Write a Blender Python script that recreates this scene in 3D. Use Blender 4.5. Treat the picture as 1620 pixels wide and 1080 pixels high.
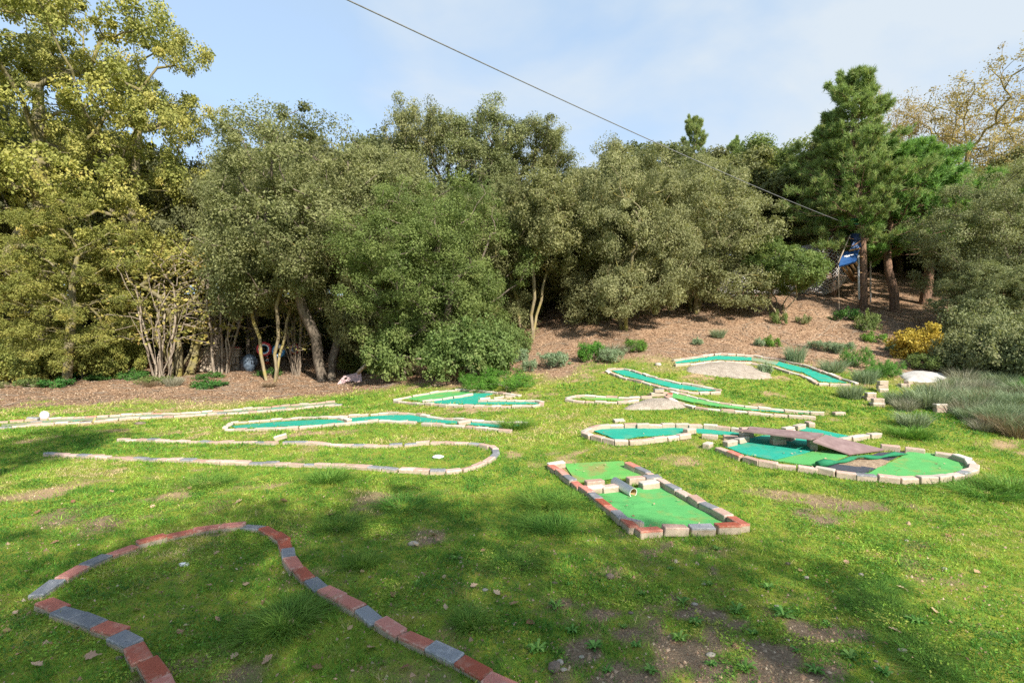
import bpy, bmesh, math, random
import numpy as np
from mathutils import Vector, Matrix, Euler
from mathutils.geometry import delaunay_2d_cdt

S = bpy.context.scene
for o in list(bpy.data.objects):
    bpy.data.objects.remove(o)
COL = S.collection
R = math.radians

# ------------------------------------------------------------------ camera, sky, sun, exposure
CAM_H = 1.75
cam = bpy.data.objects.new('camera', bpy.data.cameras.new('camera'))
COL.objects.link(cam)
cam.location = (0, 0, CAM_H)
cam.rotation_euler = (R(90), 0, 0)
cam.data.sensor_width = 36
cam.data.lens = 18.0
cam.data.clip_start = 0.05
cam.data.clip_end = 1500
S.camera = cam

SUN_EL, SUN_AZ = 36.0, 152.0            # azimuth clockwise from +Y
w = bpy.data.worlds.new('World')
S.world = w
w.use_nodes = True
nt = w.node_tree
nt.nodes.clear()
wo = nt.nodes.new('ShaderNodeOutputWorld')
bg = nt.nodes.new('ShaderNodeBackground')
sky = nt.nodes.new('ShaderNodeTexSky')
sky.sky_type = 'NISHITA'
sky.sun_disc = False
sky.sun_elevation = R(SUN_EL)
sky.sun_rotation = R(SUN_AZ)
sky.altitude = 600
sky.air_density = 1.0
sky.dust_density = 0.6
sky.ozone_density = 1.0
bg.inputs['Strength'].default_value = 0.135
tc = nt.nodes.new('ShaderNodeTexCoord')
mp = nt.nodes.new('ShaderNodeMapping')
mp.inputs['Scale'].default_value = (1.1, 1.1, 2.6)
mp.inputs['Location'].default_value = (4.0, 1.7, 0.4)
mp.inputs['Rotation'].default_value = (0.3, 0.5, 0.2)
cn = nt.nodes.new('ShaderNodeTexNoise')
cn.inputs['Scale'].default_value = 1.5
cn.inputs['Detail'].default_value = 7
cn.inputs['Roughness'].default_value = 0.52
cn.inputs['Distortion'].default_value = 0.35
cr = nt.nodes.new('ShaderNodeValToRGB')
cr.color_ramp.elements[0].position = 0.40
cr.color_ramp.elements[0].color = (0.74, 0.74, 0.74, 1)
cr.color_ramp.elements[1].position = 0.66
cr.color_ramp.elements[1].color = (0.97, 0.97, 0.97, 1)
cmix = nt.nodes.new('ShaderNodeMix')
cmix.data_type = 'RGBA'
cc = nt.nodes.new('ShaderNodeValToRGB')                 # thin haze, then whiter cloud
cc.color_ramp.elements[0].position = 0.46
cc.color_ramp.elements[0].color = (1.20, 1.56, 1.96, 1)
cc.color_ramp.elements[1].position = 0.66
cc.color_ramp.elements[1].color = (1.72, 1.92, 2.1, 1)
L = nt.links.new
L(tc.outputs['Generated'], mp.inputs['Vector'])
L(mp.outputs['Vector'], cn.inputs['Vector'])
L(cn.outputs['Fac'], cr.inputs['Fac'])
L(cn.outputs['Fac'], cc.inputs['Fac'])
L(cc.outputs['Color'], cmix.inputs[7])
L(cr.outputs['Color'], cmix.inputs[0])
L(sky.outputs['Color'], cmix.inputs[6])
L(cmix.outputs[2], bg.inputs['Color'])
L(bg.outputs['Background'], wo.inputs['Surface'])

sd = bpy.data.lights.new('sun', 'SUN')
sd.energy = 3.0
sd.angle = R(0.6)
sd.color = (1.0, 0.93, 0.82)
sun = bpy.data.objects.new('sun', sd)
COL.objects.link(sun)
SUNV = Vector((math.sin(R(SUN_AZ)) * math.cos(R(SUN_EL)), math.cos(R(SUN_AZ)) * math.cos(R(SUN_EL)), math.sin(R(SUN_EL))))
sun.rotation_euler = SUNV.to_track_quat('Z', 'Y').to_euler()
sun.location = SUNV * 50

vs = S.view_settings
vs.view_transform = 'Standard'
vs.look = 'None'
vs.gamma = 1.0
vs.use_curve_mapping = False
vs.exposure = 1.68
S.render.engine = 'CYCLES'
S.cycles.max_bounces = 6
S.cycles.diffuse_bounces = 4
S.cycles.glossy_bounces = 2
S.cycles.transmission_bounces = 3
S.cycles.transparent_max_bounces = 4
S.cycles.use_denoising = False

# ------------------------------------------------------------------ noise and terrain
def _h(ix, iy, s):
    v = np.sin(ix * 127.1 + iy * 311.7 + s * 74.7) * 43758.5453
    return v - np.floor(v)

def vn(x, y, s=0):
    x = np.asarray(x, float); y = np.asarray(y, float)
    ix = np.floor(x); iy = np.floor(y)
    fx = x - ix; fy = y - iy
    fx = fx * fx * (3 - 2 * fx); fy = fy * fy * (3 - 2 * fy)
    a = _h(ix, iy, s); b = _h(ix + 1, iy, s); c = _h(ix, iy + 1, s); d = _h(ix + 1, iy + 1, s)
    return (a * (1 - fx) + b * fx) * (1 - fy) + (c * (1 - fx) + d * fx) * fy

def fbm(x, y, s=0, o=4):
    t = 0; a = 0.5; n = 0
    for k in range(o):
        t = t + a * vn(x * 2 ** k, y * 2 ** k, s + k * 3.3); n += a; a *= 0.5
    return t / n

def sstep(a, b, x):
    t = np.clip((x - a) / (b - a), 0, 1)
    return t * t * (3 - 2 * t)

_yy = np.arange(-220, 420, 0.1)
def _prof(xs, hs):
    h = np.interp(_yy, xs, hs)
    k = np.ones(21) / 21
    return np.convolve(np.pad(h, 10, mode='edge'), k, 'valid')
_PR = _prof([-220, 0, 4.5, 7, 9, 11, 13, 15, 20, 26, 40, 70, 140, 420], [0, 0, 0, .12, .35, .65, 1.0, 1.5, 3.2, 5.2, 8.5, 12, 16, 18])
_PL = _prof([-220, 0, 10, 14, 18, 22, 30, 50, 90, 420], [0, 0, 0, .15, .42, .72, 1.3, 5.5, 10, 14])

def G(x, y):
    x = np.asarray(x, float); y = np.asarray(y, float)
    t = sstep(-7, 4, x)
    h = np.interp(y, _yy, _PL) * (1 - t) + np.interp(y, _yy, _PR) * t
    h = h + (fbm(x * .55, y * .55, 5, 3) - .5) * .09 * sstep(1, 6, y)
    h = h + (fbm(x * .2, y * .2, 9, 2) - .5) * .5 * sstep(13, 20, y)
    return h

def g1(x, y):
    return float(G(np.array([x]), np.array([y]))[0])

def gp(px, py, dz=0.0):
    """ground point (plus dz) that the photograph shows at pixel px, py"""
    t = np.arange(1.6, 70, 0.05)
    x = (px - 810) / 810 * t; z = CAM_H + (540 - py) / 810 * t
    d = z - (G(x, t) + dz)
    k = np.where(d < 0)[0]
    if len(k) == 0:
        i = len(t) - 1; tt = t[i]
    else:
        i = max(k[0], 1); a = d[i - 1] / (d[i - 1] - d[i] + 1e-9); tt = t[i - 1] + a * 0.05
    return Vector(((px - 810) / 810 * tt, tt, CAM_H + (540 - py) / 810 * tt))

def at(px, Z):
    x = (px - 810) / 810 * Z
    return Vector((x, Z, g1(x, Z)))

def zat(py, Z):
    return CAM_H + (540 - py) / 810 * Z

# ------------------------------------------------------------------ object helpers
def link(name, mesh, parent=None, mat=None):
    o = bpy.data.objects.new(name, mesh)
    COL.objects.link(o)
    if parent is not None:
        o.parent = parent
    if mat is not None and mesh is not None and not mesh.materials:
        mesh.materials.append(mat)
    return o

def tag(o, label=None, cat=None, group=None, kind=None):
    if label: o['label'] = label
    if cat: o['category'] = cat
    if group: o['group'] = group
    if kind: o['kind'] = kind
    return o

def thing(name, label, cat, loc=(0, 0, 0), rz=0, group=None, scale=None):
    o = bpy.data.objects.new(name, None)
    COL.objects.link(o)
    o.empty_display_size = 0.2
    o.location = loc
    o.rotation_euler = (0, 0, rz)
    if scale is not None:
        o.scale = scale if hasattr(scale, '__len__') else (scale,) * 3
    return tag(o, label, cat, group)

def npmesh(name, v, faces, k, col=None, smooth=False, mat=None):
    """v (n,3); faces (m,k) index array; col (n,) value or (n,4)"""
    me = bpy.data.meshes.new(name)
    v = np.asarray(v, np.float32); faces = np.asarray(faces, np.int32)
    me.vertices.add(len(v)); me.vertices.foreach_set('co', v.ravel())
    me.loops.add(faces.size); me.loops.foreach_set('vertex_index', faces.ravel())
    me.polygons.add(len(faces))
    me.polygons.foreach_set('loop_start', np.arange(0, faces.size, k, dtype=np.int32))
    me.polygons.foreach_set('loop_total', np.full(len(faces), k, np.int32))
    if smooth:
        me.polygons.foreach_set('use_smooth', np.ones(len(faces), bool))
    if col is not None:
        a = me.color_attributes.new('Col', 'FLOAT_COLOR', 'POINT')
        col = np.asarray(col, np.float32)
        if col.ndim == 1:
            col = np.stack([col, col, col, np.ones_like(col)], 1)
        a.data.foreach_set('color', col.ravel())
    me.update(calc_edges=True)
    if mat: me.materials.append(mat)
    return me

def bm_mesh(name, bm, mat=None, smooth=False):
    me = bpy.data.meshes.new(name)
    bm.normal_update()
    bm.to_mesh(me); bm.free()
    if smooth:
        for p in me.polygons: p.use_smooth = True
    if mat: me.materials.append(mat)
    return me

# ------------------------------------------------------------------ materials
def mat_new(name):
    m = bpy.data.materials.new(name)
    m.use_nodes = True
    n = m.node_tree
    n.nodes.clear()
    out = n.nodes.new('ShaderNodeOutputMaterial')
    b = n.nodes.new('ShaderNodeBsdfPrincipled')
    n.links.new(b.outputs[0], out.inputs[0])
    return m, n, b, out

def N(n, t, **kw):
    x = n.nodes.new(t)
    for k, v in kw.items():
        if k in x.inputs: x.inputs[k].default_value = v
        else: setattr(x, k, v)
    return x

def ramp(n, fac, stops):
    r = n.nodes.new('ShaderNodeValToRGB')
    e = r.color_ramp.elements
    while len(e) < len(stops): e.new(0.5)
    for el, (p, c) in zip(e, stops):
        el.position = p; el.color = (*c, 1) if len(c) == 3 else c
    n.links.new(fac, r.inputs['Fac'])
    return r.outputs['Color']

def mixc(n, fac, a, b, blend='MIX'):
    m = n.nodes.new('ShaderNodeMix'); m.data_type = 'RGBA'; m.blend_type = blend
    for s, v in ((0, fac), (6, a), (7, b)):
        if isinstance(v, (int, float)): m.inputs[s].default_value = v
        elif isinstance(v, tuple): m.inputs[s].default_value = (*v, 1) if len(v) == 3 else v
        else: n.links.new(v, m.inputs[s])
    return m.outputs[2]

def noise(n, scale, detail=4, rough=.55, coord='Object', vec=None):
    t = N(n, 'ShaderNodeTexNoise', Scale=scale, Detail=detail, Roughness=rough)
    if vec is None:
        c = n.nodes.new('ShaderNodeTexCoord'); vec = c.outputs[coord]
    n.links.new(vec, t.inputs['Vector'])
    return t.outputs['Fac']

def mapr(n, v, a, b, c=0., d=1.):
    m = N(n, 'ShaderNodeMapRange'); m.inputs[1].default_value = a; m.inputs[2].default_value = b
    m.inputs[3].default_value = c; m.inputs[4].default_value = d
    n.links.new(v, m.inputs[0]); return m.outputs[0]

def bump(n, b, h, strength=.4, dist=.02):
    x = N(n, 'ShaderNodeBump', Strength=strength, Distance=dist)
    n.links.new(h, x.inputs['Height']); n.links.new(x.outputs[0], b.inputs['Normal'])

def simple(name, c1, c2, scale=12., rough=.8, bs=.3, bd=.01, coord='Object', spec=.3, detail=5):
    m, n, b, _ = mat_new(name)
    f = noise(n, scale, detail, .6, coord)
    n.links.new(ramp(n, f, [(.3, c1), (.7, c2)]), b.inputs['Base Color'])
    b.inputs['Roughness'].default_value = rough
    b.inputs['Specular IOR Level'].default_value = spec
    bump(n, b, noise(n, scale * 4, 4, .6, coord), bs, bd)
    return m

def leaf_mat(name, stops, trans=.38, rough=.6, spec=.18, hv=.025, tcol=1.25, vlo=.84, vhi=1.12):
    m, n, b, out = mat_new(name)
    a = N(n, 'ShaderNodeAttribute', attribute_name='Col')
    sx = n.nodes.new('ShaderNodeSeparateColor'); n.links.new(a.outputs['Color'], sx.inputs[0])
    c = ramp(n, sx.outputs[0], stops)
    oi = n.nodes.new('ShaderNodeObjectInfo')
    hs = n.nodes.new('ShaderNodeHueSaturation')
    n.links.new(mapr(n, oi.outputs['Random'], 0, 1, .5 - hv * .5, .5 + hv * .5), hs.inputs['Hue'])
    n.links.new(mapr(n, sx.outputs[1], 0, 1, vlo, vhi), hs.inputs['Value'])
    n.links.new(c, hs.inputs['Color'])
    n.links.new(hs.outputs[0], b.inputs['Base Color'])
    b.inputs['Roughness'].default_value = rough
    b.inputs['Specular IOR Level'].default_value = spec
    t = n.nodes.new('ShaderNodeBsdfTranslucent')
    tm = mixc(n, 1.0, hs.outputs[0], (tcol, tcol * 1.02, tcol * .62), 'MULTIPLY')
    n.links.new(tm, t.inputs['Color'])
    mx = n.nodes.new('ShaderNodeMixShader'); mx.inputs[0].default_value = trans
    n.links.new(b.outputs[0], mx.inputs[1]); n.links.new(t.outputs[0], mx.inputs[2])
    n.links.new(mx.outputs[0], out.inputs[0])
    return m

M = {}
M['holm'] = leaf_mat('holm_leaf', [(0, (.11, .122, .052)), (.45, (.225, .24, .102)), (.85, (.325, .325, .15)), (1, (.40, .35, .18))])
M['holm_green'] = leaf_mat('holm_green_leaf', [(0, (.085, .125, .038)), (.5, (.17, .23, .068)), (.9, (.255, .30, .105)), (1, (.32, .31, .13))])
M['holm_grey'] = leaf_mat('holm_grey_leaf', [(0, (.14, .145, .065)), (.5, (.275, .272, .13)), (.9, (.38, .365, .19)), (1, (.42, .38, .22))])
M['holm_bright'] = leaf_mat('young_holm_leaf', [(0, (.08, .13, .035)), (.5, (.17, .235, .07)), (1, (.27, .31, .11))])
M['holm_pale'] = leaf_mat('pale_holm_leaf', [(0, (.125, .145, .065)), (.5, (.245, .27, .13)), (.9, (.34, .35, .185)), (1, (.38, .36, .21))])
M['dark'] = leaf_mat('dark_leaf', [(0, (.085, .10, .046)), (.6, (.18, .195, .09)), (1, (.28, .265, .14))])  # holm leaf tones darkened, putting the wood's shade into the colour
M['oak'] = leaf_mat('oak_leaf', [(0, (.15, .17, .045)), (.4, (.30, .30, .08)), (.75, (.46, .415, .12)), (1, (.55, .42, .13))], trans=.34)
M['oak_green'] = leaf_mat('oak_green_leaf', [(0, (.12, .145, .038)), (.5, (.26, .275, .07)), (1, (.43, .38, .10))], trans=.34)
M['autumn'] = leaf_mat('autumn_leaf', [(0, (.24, .17, .08)), (.5, (.38, .29, .12)), (1, (.47, .38, .17))], trans=.38)
M['needle'] = leaf_mat('pine_needle', [(0, (.12, .18, .06)), (.5, (.26, .335, .11)), (.85, (.32, .34, .13)), (1, (.34, .25, .13))], trans=.4)
M['needle_bright'] = leaf_mat('bright_pine_needle', [(0, (.09, .19, .05)), (.5, (.17, .33, .085)), (1, (.28, .42, .12))], trans=.4)
M['gold'] = leaf_mat('golden_leaf', [(0, (.28, .19, .03)), (.5, (.48, .36, .06)), (1, (.58, .48, .11))], trans=.34)
M['lush'] = leaf_mat('lush_leaf', [(0, (.05, .14, .02)), (.5, (.115, .26, .035)), (1, (.20, .34, .06))], trans=.3)
M['silver'] = leaf_mat('silver_leaf', [(0, (.13, .20, .10)), (.5, (.24, .32, .18)), (1, (.36, .42, .27))], trans=.25)
M['deepgreen'] = leaf_mat('deep_green_leaf', [(0, (.03, .09, .02)), (.5, (.06, .17, .035)), (1, (.12, .26, .05))], trans=.25)
M['broom'] = leaf_mat('broom_stem', [(0, (.11, .165, .085)), (.5, (.21, .275, .155)), (1, (.33, .37, .22))], trans=.2)
M['greybrush'] = leaf_mat('grey_brush', [(0, (.15, .15, .10)), (.5, (.27, .265, .185)), (1, (.40, .385, .28))], trans=.15)
M['brownbrush'] = leaf_mat('brown_brush', [(0, (.11, .075, .045)), (.5, (.23, .165, .10)), (1, (.38, .31, .19))], trans=.15)
M['grass'] = leaf_mat('grass_blade', [(0, (.075, .20, .03)), (.35, (.165, .33, .04)), (.65, (.29, .40, .055)), (.85, (.42, .41, .12)), (1, (.52, .42, .23))], trans=.35, hv=0, vlo=.65, vhi=1.3)
M['tuft'] = leaf_mat('tuft_blade', [(0, (.06, .14, .024)), (.5, (.12, .25, .036)), (1, (.23, .34, .07))], trans=.3)
M['weed'] = leaf_mat('weed_leaf', [(0, (.06, .17, .03)), (.5, (.12, .28, .05)), (1, (.22, .38, .09))], trans=.3)
M['clover'] = leaf_mat('clover_leaf', [(0, (.065, .165, .026)), (.4, (.14, .29, .036)), (.75, (.26, .38, .045)), (1, (.40, .40, .09))], trans=.3, hv=0, vlo=.6, vhi=1.3)
M['litter'] = leaf_mat('litter_leaf', [(0, (.18, .105, .064)), (.4, (.31, .195, .12)), (.8, (.43, .29, .185)), (1, (.56, .44, .31))], trans=.12, hv=0)
M['dryleaf'] = leaf_mat('dry_leaf', [(0, (.22, .12, .06)), (.5, (.42, .27, .16)), (1, (.58, .45, .30))], trans=.15, hv=.04)

def bark(name, c1, c2, c3, moss=None):
    m, n, b, _ = mat_new(name)
    tcn = n.nodes.new('ShaderNodeTexCoord')
    mpn = N(n, 'ShaderNodeMapping'); mpn.inputs['Scale'].default_value = (1, 1, .25)
    n.links.new(tcn.outputs['Object'], mpn.inputs['Vector'])
    f = noise(n, 14, 6, .65, vec=mpn.outputs[0])
    c = ramp(n, f, [(.3, c1), (.5, c2), (.72, c3)])
    if moss:
        c = mixc(n, mapr(n, noise(n, 2.2, 4, .6), .46, .62), c, moss)
    n.links.new(c, b.inputs['Base Color'])
    b.inputs['Roughness'].default_value = .9
    b.inputs['Specular IOR Level'].default_value = .15
    bump(n, b, f, .8, .04)
    return m
M['bark'] = bark('bark_grey', (.07, .055, .042), (.16, .13, .10), (.26, .22, .17))
M['bark_moss'] = bark('bark_lichen', (.08, .065, .04), (.19, .165, .10), (.29, .25, .16), (.22, .19, .05))
M['bark_pale'] = bark('bark_pale', (.13, .10, .065), (.25, .205, .13), (.34, .285, .185), (.28, .23, .08))
M['bark_pine'] = bark('bark_pine', (.075, .05, .038), (.19, .12, .085), (.30, .17, .105))
M['bark_gold'] = bark('bark_gold', (.12, .09, .04), (.26, .20, .09), (.36, .28, .13), (.36, .28, .06))
M['twig'] = bark('twig_grey', (.13, .10, .08), (.26, .21, .16), (.38, .33, .26))

# ground
def ground_mat():
    m, n, b, _ = mat_new('lawn_and_litter')
    a = N(n, 'ShaderNodeAttribute', attribute_name='Col')
    sx = n.nodes.new('ShaderNodeSeparateColor'); n.links.new(a.outputs['Color'], sx.inputs[0])
    fine = noise(n, 60, 6, .7); mid = noise(n, 7, 5, .6); big = noise(n, .9, 4, .5)
    soil = ramp(n, fine, [(.25, (.085, .058, .038)), (.45, (.165, .115, .075)), (.62, (.26, .195, .13)), (.78, (.44, .36, .27))])
    moss = ramp(n, mid, [(.28, (.085, .17, .02)), (.42, (.165, .265, .028)), (.56, (.28, .325, .034)), (.68, (.34, .31, .06)), (.8, (.26, .19, .08))])
    fleck = noise(n, 26, 4, .7)
    moss = mixc(n, mapr(n, fleck, .54, .66, 0, .6), moss, mixc(n, .5, soil, (.16, .115, .06)))
    moss = mixc(n, mapr(n, fine, .3, .75), moss, mixc(n, .55, moss, (.075, .06, .028)))
    straw = ramp(n, fine, [(.25, (.20, .13, .07)), (.5, (.36, .25, .14)), (.75, (.48, .36, .22))])
    # leaf litter: cells of dead leaf
    vo = N(n, 'ShaderNodeTexVoronoi', Scale=34.); vo.feature = 'F1'
    c = n.nodes.new('ShaderNodeTexCoord')
    wn = N(n, 'ShaderNodeTexNoise', Scale=9., Detail=3.)
    n.links.new(c.outputs['Object'], wn.inputs['Vector'])
    wm = mixc(n, .12, c.outputs['Object'], wn.outputs['Color'], 'ADD')
    n.links.new(wm, vo.inputs['Vector'])
    vs_ = n.nodes.new('ShaderNodeSeparateColor'); n.links.new(vo.outputs['Color'], vs_.inputs[0])
    lit = ramp(n, vs_.outputs[0], [(0, (.19, .112, .068)), (.35, (.30, .19, .115)), (.7, (.40, .26, .165)), (1, (.50, .36, .235))])
    lit = mixc(n, mapr(n, mid, .42, .68), lit, mixc(n, .65, lit, (.13, .075, .05)))
    lit = mixc(n, mapr(n, big, .46, .62, 0, .6), lit, (.34, .235, .158))
    lit = mixc(n, mapr(n, noise(n, .45, 5, .6), .5, .66, 0, .55), lit, (.13, .085, .055))
    br = N(n, 'ShaderNodeMath', operation='ADD'); n.links.new(sx.outputs[0], br.inputs[0])
    n.links.new(mapr(n, fine, .2, .8, -.35, .35), br.inputs[1])
    gfac = mapr(n, br.outputs[0], .25, .70)
    base = mixc(n, mapr(n, sx.outputs[2], .25, .75), soil, straw)
    base = mixc(n, gfac, base, moss)
    lr = N(n, 'ShaderNodeMath', operation='ADD'); n.links.new(sx.outputs[1], lr.inputs[0])
    n.links.new(mapr(n, mid, .2, .8, -.3, .3), lr.inputs[1])
    base = mixc(n, mapr(n, lr.outputs[0], .4, .6), base, lit)
    n.links.new(base, b.inputs['Base Color'])
    b.inputs['Roughness'].default_value = .95
    b.inputs['Specular IOR Level'].default_value = .1
    h = N(n, 'ShaderNodeMath', operation='ADD'); n.links.new(fine, h.inputs[0]); n.links.new(vs_.outputs[1], h.inputs[1])
    bump(n, b, h.outputs[0], .55, .03)
    return m
M['ground'] = ground_mat()

def brick_mat(name, c1, c2, wash):
    m, n, b, _ = mat_new(name)
    tcn = n.nodes.new('ShaderNodeTexCoord'); oi = n.nodes.new('ShaderNodeObjectInfo')
    add = N(n, 'ShaderNodeVectorMath', operation='MULTIPLY_ADD')
    n.links.new(oi.outputs['Random'], add.inputs[0]); add.inputs[1].default_value = (37, 53, 71)
    n.links.new(tcn.outputs['Object'], add.inputs[2])
    v = add.outputs[0]
    gr = noise(n, 190, 4, .75, vec=v); bl = noise(n, 16, 4, .6, vec=v); ed = noise(n, 34, 4, .65, vec=v)
    top = ramp(n, gr, [(.28, c1), (.7, c2)])
    top = mixc(n, mapr(n, bl, .52, .72, 0, .4), top, wash)
    sx_ = n.nodes.new('ShaderNodeSeparateXYZ'); n.links.new(tcn.outputs['Object'], sx_.inputs[0])
    def absm(o_, k_):
        a_ = N(n, 'ShaderNodeMath', operation='ABSOLUTE'); n.links.new(o_, a_.inputs[0])
        m_ = N(n, 'ShaderNodeMath', operation='MULTIPLY'); n.links.new(a_.outputs[0], m_.inputs[0]); m_.inputs[1].default_value = k_
        return m_.outputs[0]
    mxx = N(n, 'ShaderNodeMath', operation='MAXIMUM'); n.links.new(absm(sx_.outputs['X'], 10.), mxx.inputs[0]); n.links.new(absm(sx_.outputs['Y'], 20.), mxx.inputs[1])
    wr = N(n, 'ShaderNodeMath', operation='MULTIPLY'); n.links.new(mapr(n, mxx.outputs[0], .84, .96), wr.inputs[0]); n.links.new(mapr(n, ed, .42, .62, 0, .75), wr.inputs[1])
    top = mixc(n, wr.outputs[0], top, wash)                                     # worn, whitened arrises
    hs = n.nodes.new('ShaderNodeHueSaturation'); n.links.new(top, hs.inputs['Color'])
    n.links.new(mapr(n, oi.outputs['Random'], 0, 1, .78, 1.22), hs.inputs['Value'])
    n.links.new(mapr(n, oi.outputs['Random'], 0, 1, 1.1, .85), hs.inputs['Saturation'])
    body = ramp(n, gr, [(.25, (.29, .23, .165)), (.75, (.46, .38, .29))])
    body = mixc(n, mapr(n, bl, .5, .72, 0, .7), body, (.24, .19, .13))
    sz = n.nodes.new('ShaderNodeSeparateXYZ'); n.links.new(tcn.outputs['Object'], sz.inputs[0])
    ad = N(n, 'ShaderNodeMath', operation='MULTIPLY_ADD'); ad.inputs[1].default_value = .03
    n.links.new(ed, ad.inputs[0]); n.links.new(sz.outputs['Z'], ad.inputs[2])
    c = mixc(n, mapr(n, ad.outputs[0], .075, .083), body, hs.outputs[0])       # pigmented layer on a plain concrete body
    n.links.new(c, b.inputs['Base Color'])
    b.inputs['Roughness'].default_value = .85
    b.inputs['Specular IOR Level'].default_value = .3
    bump(n, b, gr, .5, .006)
    return m
M['b_red'] = brick_mat('paver_red', (.30, .078, .050), (.47, .155, .105), (.52, .33, .25))
M['b_grey'] = brick_mat('paver_grey', (.115, .12, .135), (.25, .255, .27), (.40, .39, .38))
M['b_pink'] = brick_mat('paver_pink', (.36, .22, .17), (.53, .37, .30), (.54, .46, .39))
M['b_pale'] = brick_mat('paver_pale', (.38, .33, .27), (.56, .50, .43), (.50, .41, .34))

def carpet_mat(name, c1, c2, dirt, lo=.62):
    m, n, b, _ = mat_new(name)
    f = noise(n, 300, 3, .8); s = noise(n, 3.2, 5, .6)
    tcn = n.nodes.new('ShaderNodeTexCoord'); mpn = N(n, 'ShaderNodeMapping')
    mpn.inputs['Scale'].default_value = (3, 34, 1); mpn.inputs['Rotation'].default_value = (0, 0, .35)
    n.links.new(tcn.outputs['Object'], mpn.inputs['Vector'])
    st = noise(n, 2.2, 5, .7, vec=mpn.outputs[0])
    c = ramp(n, f, [(.25, c1), (.75, c2)])
    c = mixc(n, mapr(n, st, .42, .7, 0, .35), c, tuple(min(1, v * 1.45 + .02) for v in c2))
    c = mixc(n, mapr(n, s, lo, lo + .16, 0, .8), c, dirt)
    n.links.new(c, b.inputs['Base Color'])
    b.inputs['Roughness'].default_value = .8
    b.inputs['Specular IOR Level'].default_value = .25
    bump(n, b, f, .5, .006)
    return m
M['teal'] = carpet_mat('teal_carpet', (.008, .20, .135), (.022, .32, .225), (.09, .26, .16), .54)
M['tealdirt'] = carpet_mat('dirty_teal_carpet', (.012, .23, .16), (.03, .36, .25), (.27, .22, .13), .33)
M['green'] = carpet_mat('green_carpet', (.045, .235, .055), (.105, .36, .11), (.22, .27, .07), .52)
M['greendirt'] = carpet_mat('worn_green_carpet', (.06, .25, .045), (.13, .36, .085), (.25, .20, .07), .48)
M['fold'] = carpet_mat('dark_green_carpet', (.008, .10, .045), (.02, .19, .085), (.05, .12, .05), .6)
M['underlay'] = simple('underlay_fabric', (.03, .033, .045), (.075, .08, .10), 40, .85, .4, .01)
M['earth'] = simple('bare_earth', (.20, .13, .08), (.42, .31, .21), 18, .95, .7, .02)
M['board'] = simple('purple_brown_board', (.155, .098, .095), (.25, .175, .165), 7, .7, .25, .006)
M['pinkboard'] = simple('pink_board', (.42, .28, .28), (.55, .40, .39), 6, .7, .2, .006)
M['sand'] = simple('pale_sand', (.27, .22, .17), (.44, .38, .31), 9, .95, .9, .04)
M['slab'] = simple('pale_concrete', (.32, .30, .28), (.50, .48, .45), 6, .9, .5, .02)
M['pvc'] = simple('white_pipe', (.66, .64, .58), (.80, .79, .75), 8, .45, .1, .004)
M['pipe_in'] = simple('stained_pipe', (.42, .26, .10), (.60, .42, .22), 9, .6, .2, .004)
M['stone'] = simple('brown_stone', (.12, .085, .065), (.26, .20, .155), 9, .9, .7, .03)
M['palestone'] = simple('pale_stone', (.26, .225, .18), (.46, .41, .34), 9, .9, .6, .02)
M['whitestone'] = simple('white_stone', (.58, .58, .60), (.78, .78, .78), 9, .8, .5, .02)
M['block'] = simple('weathered_block', (.25, .20, .15), (.46, .39, .31), 4, .95, .7, .04)
M['redtile'] = simple('red_tile', (.38, .07, .05), (.50, .12, .09), 8, .7, .2, .01)
M['orange'] = simple('cone_orange', (.62, .10, .04), (.75, .16, .07), 8, .5, .1, .004)
M['white'] = simple('white_paint', (.62, .60, .58), (.78, .77, .76), 7, .5, .15, .004)
M['rubber'] = simple('black_rubber', (.02, .02, .022), (.045, .045, .05), 15, .7, .3, .01)
M['bluepaint'] = simple('blue_paint', (.03, .15, .35), (.06, .25, .48), 12, .6, .2, .006)
M['redpaint'] = simple('red_paint', (.35, .03, .04), (.50, .06, .07), 12, .6, .2, .006)
M['bluemat'] = simple('blue_mat', (.010, .045, .15), (.018, .075, .21), 6, .5, .15, .006)
M['bluepad'] = simple('navy_pad', (.012, .025, .07), (.025, .045, .11), 6, .6, .2, .008)
M['wood'] = simple('platform_wood', (.20, .11, .05), (.36, .22, .11), 11, .75, .4, .01)
M['rope'] = simple('pale_rope', (.30, .23, .16), (.44, .36, .27), 60, .9, .4, .004)
M['net'] = simple('grey_net', (.55, .54, .53), (.72, .71, .70), 20, .9, .1, .002)
M['steel'] = simple('galvanised_steel', (.42, .43, .44), (.58, .58, .58), 15, .45, .1, .003)
M['cable'] = simple('grey_cable', (.12, .12, .125), (.20, .20, .21), 30, .6, .1, .002)
M['greenband'] = simple('green_strap', (.01, .14, .08), (.02, .24, .13), 12, .7, .2, .004)
M['sack'] = simple('blue_grey_sack', (.06, .09, .13), (.16, .20, .25), 9, .6, .5, .02)

# ------------------------------------------------------------------ ground sheet with its lawn, soil and litter map
_lb = [gp(*p) for p in [(-60, 647), (0, 642), (200, 635), (420, 631), (540, 618), (640, 611), (740, 602), (850, 588), (950, 572), (1060, 566), (1200, 566), (1350, 590), (1500, 598), (1640, 600)]]
_lbx = np.array([p.x for p in _lb]); _lby = np.array([p.y for p in _lb])
_o = np.argsort(_lbx); _lbx = _lbx[_o]; _lby = _lby[_o]

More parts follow.
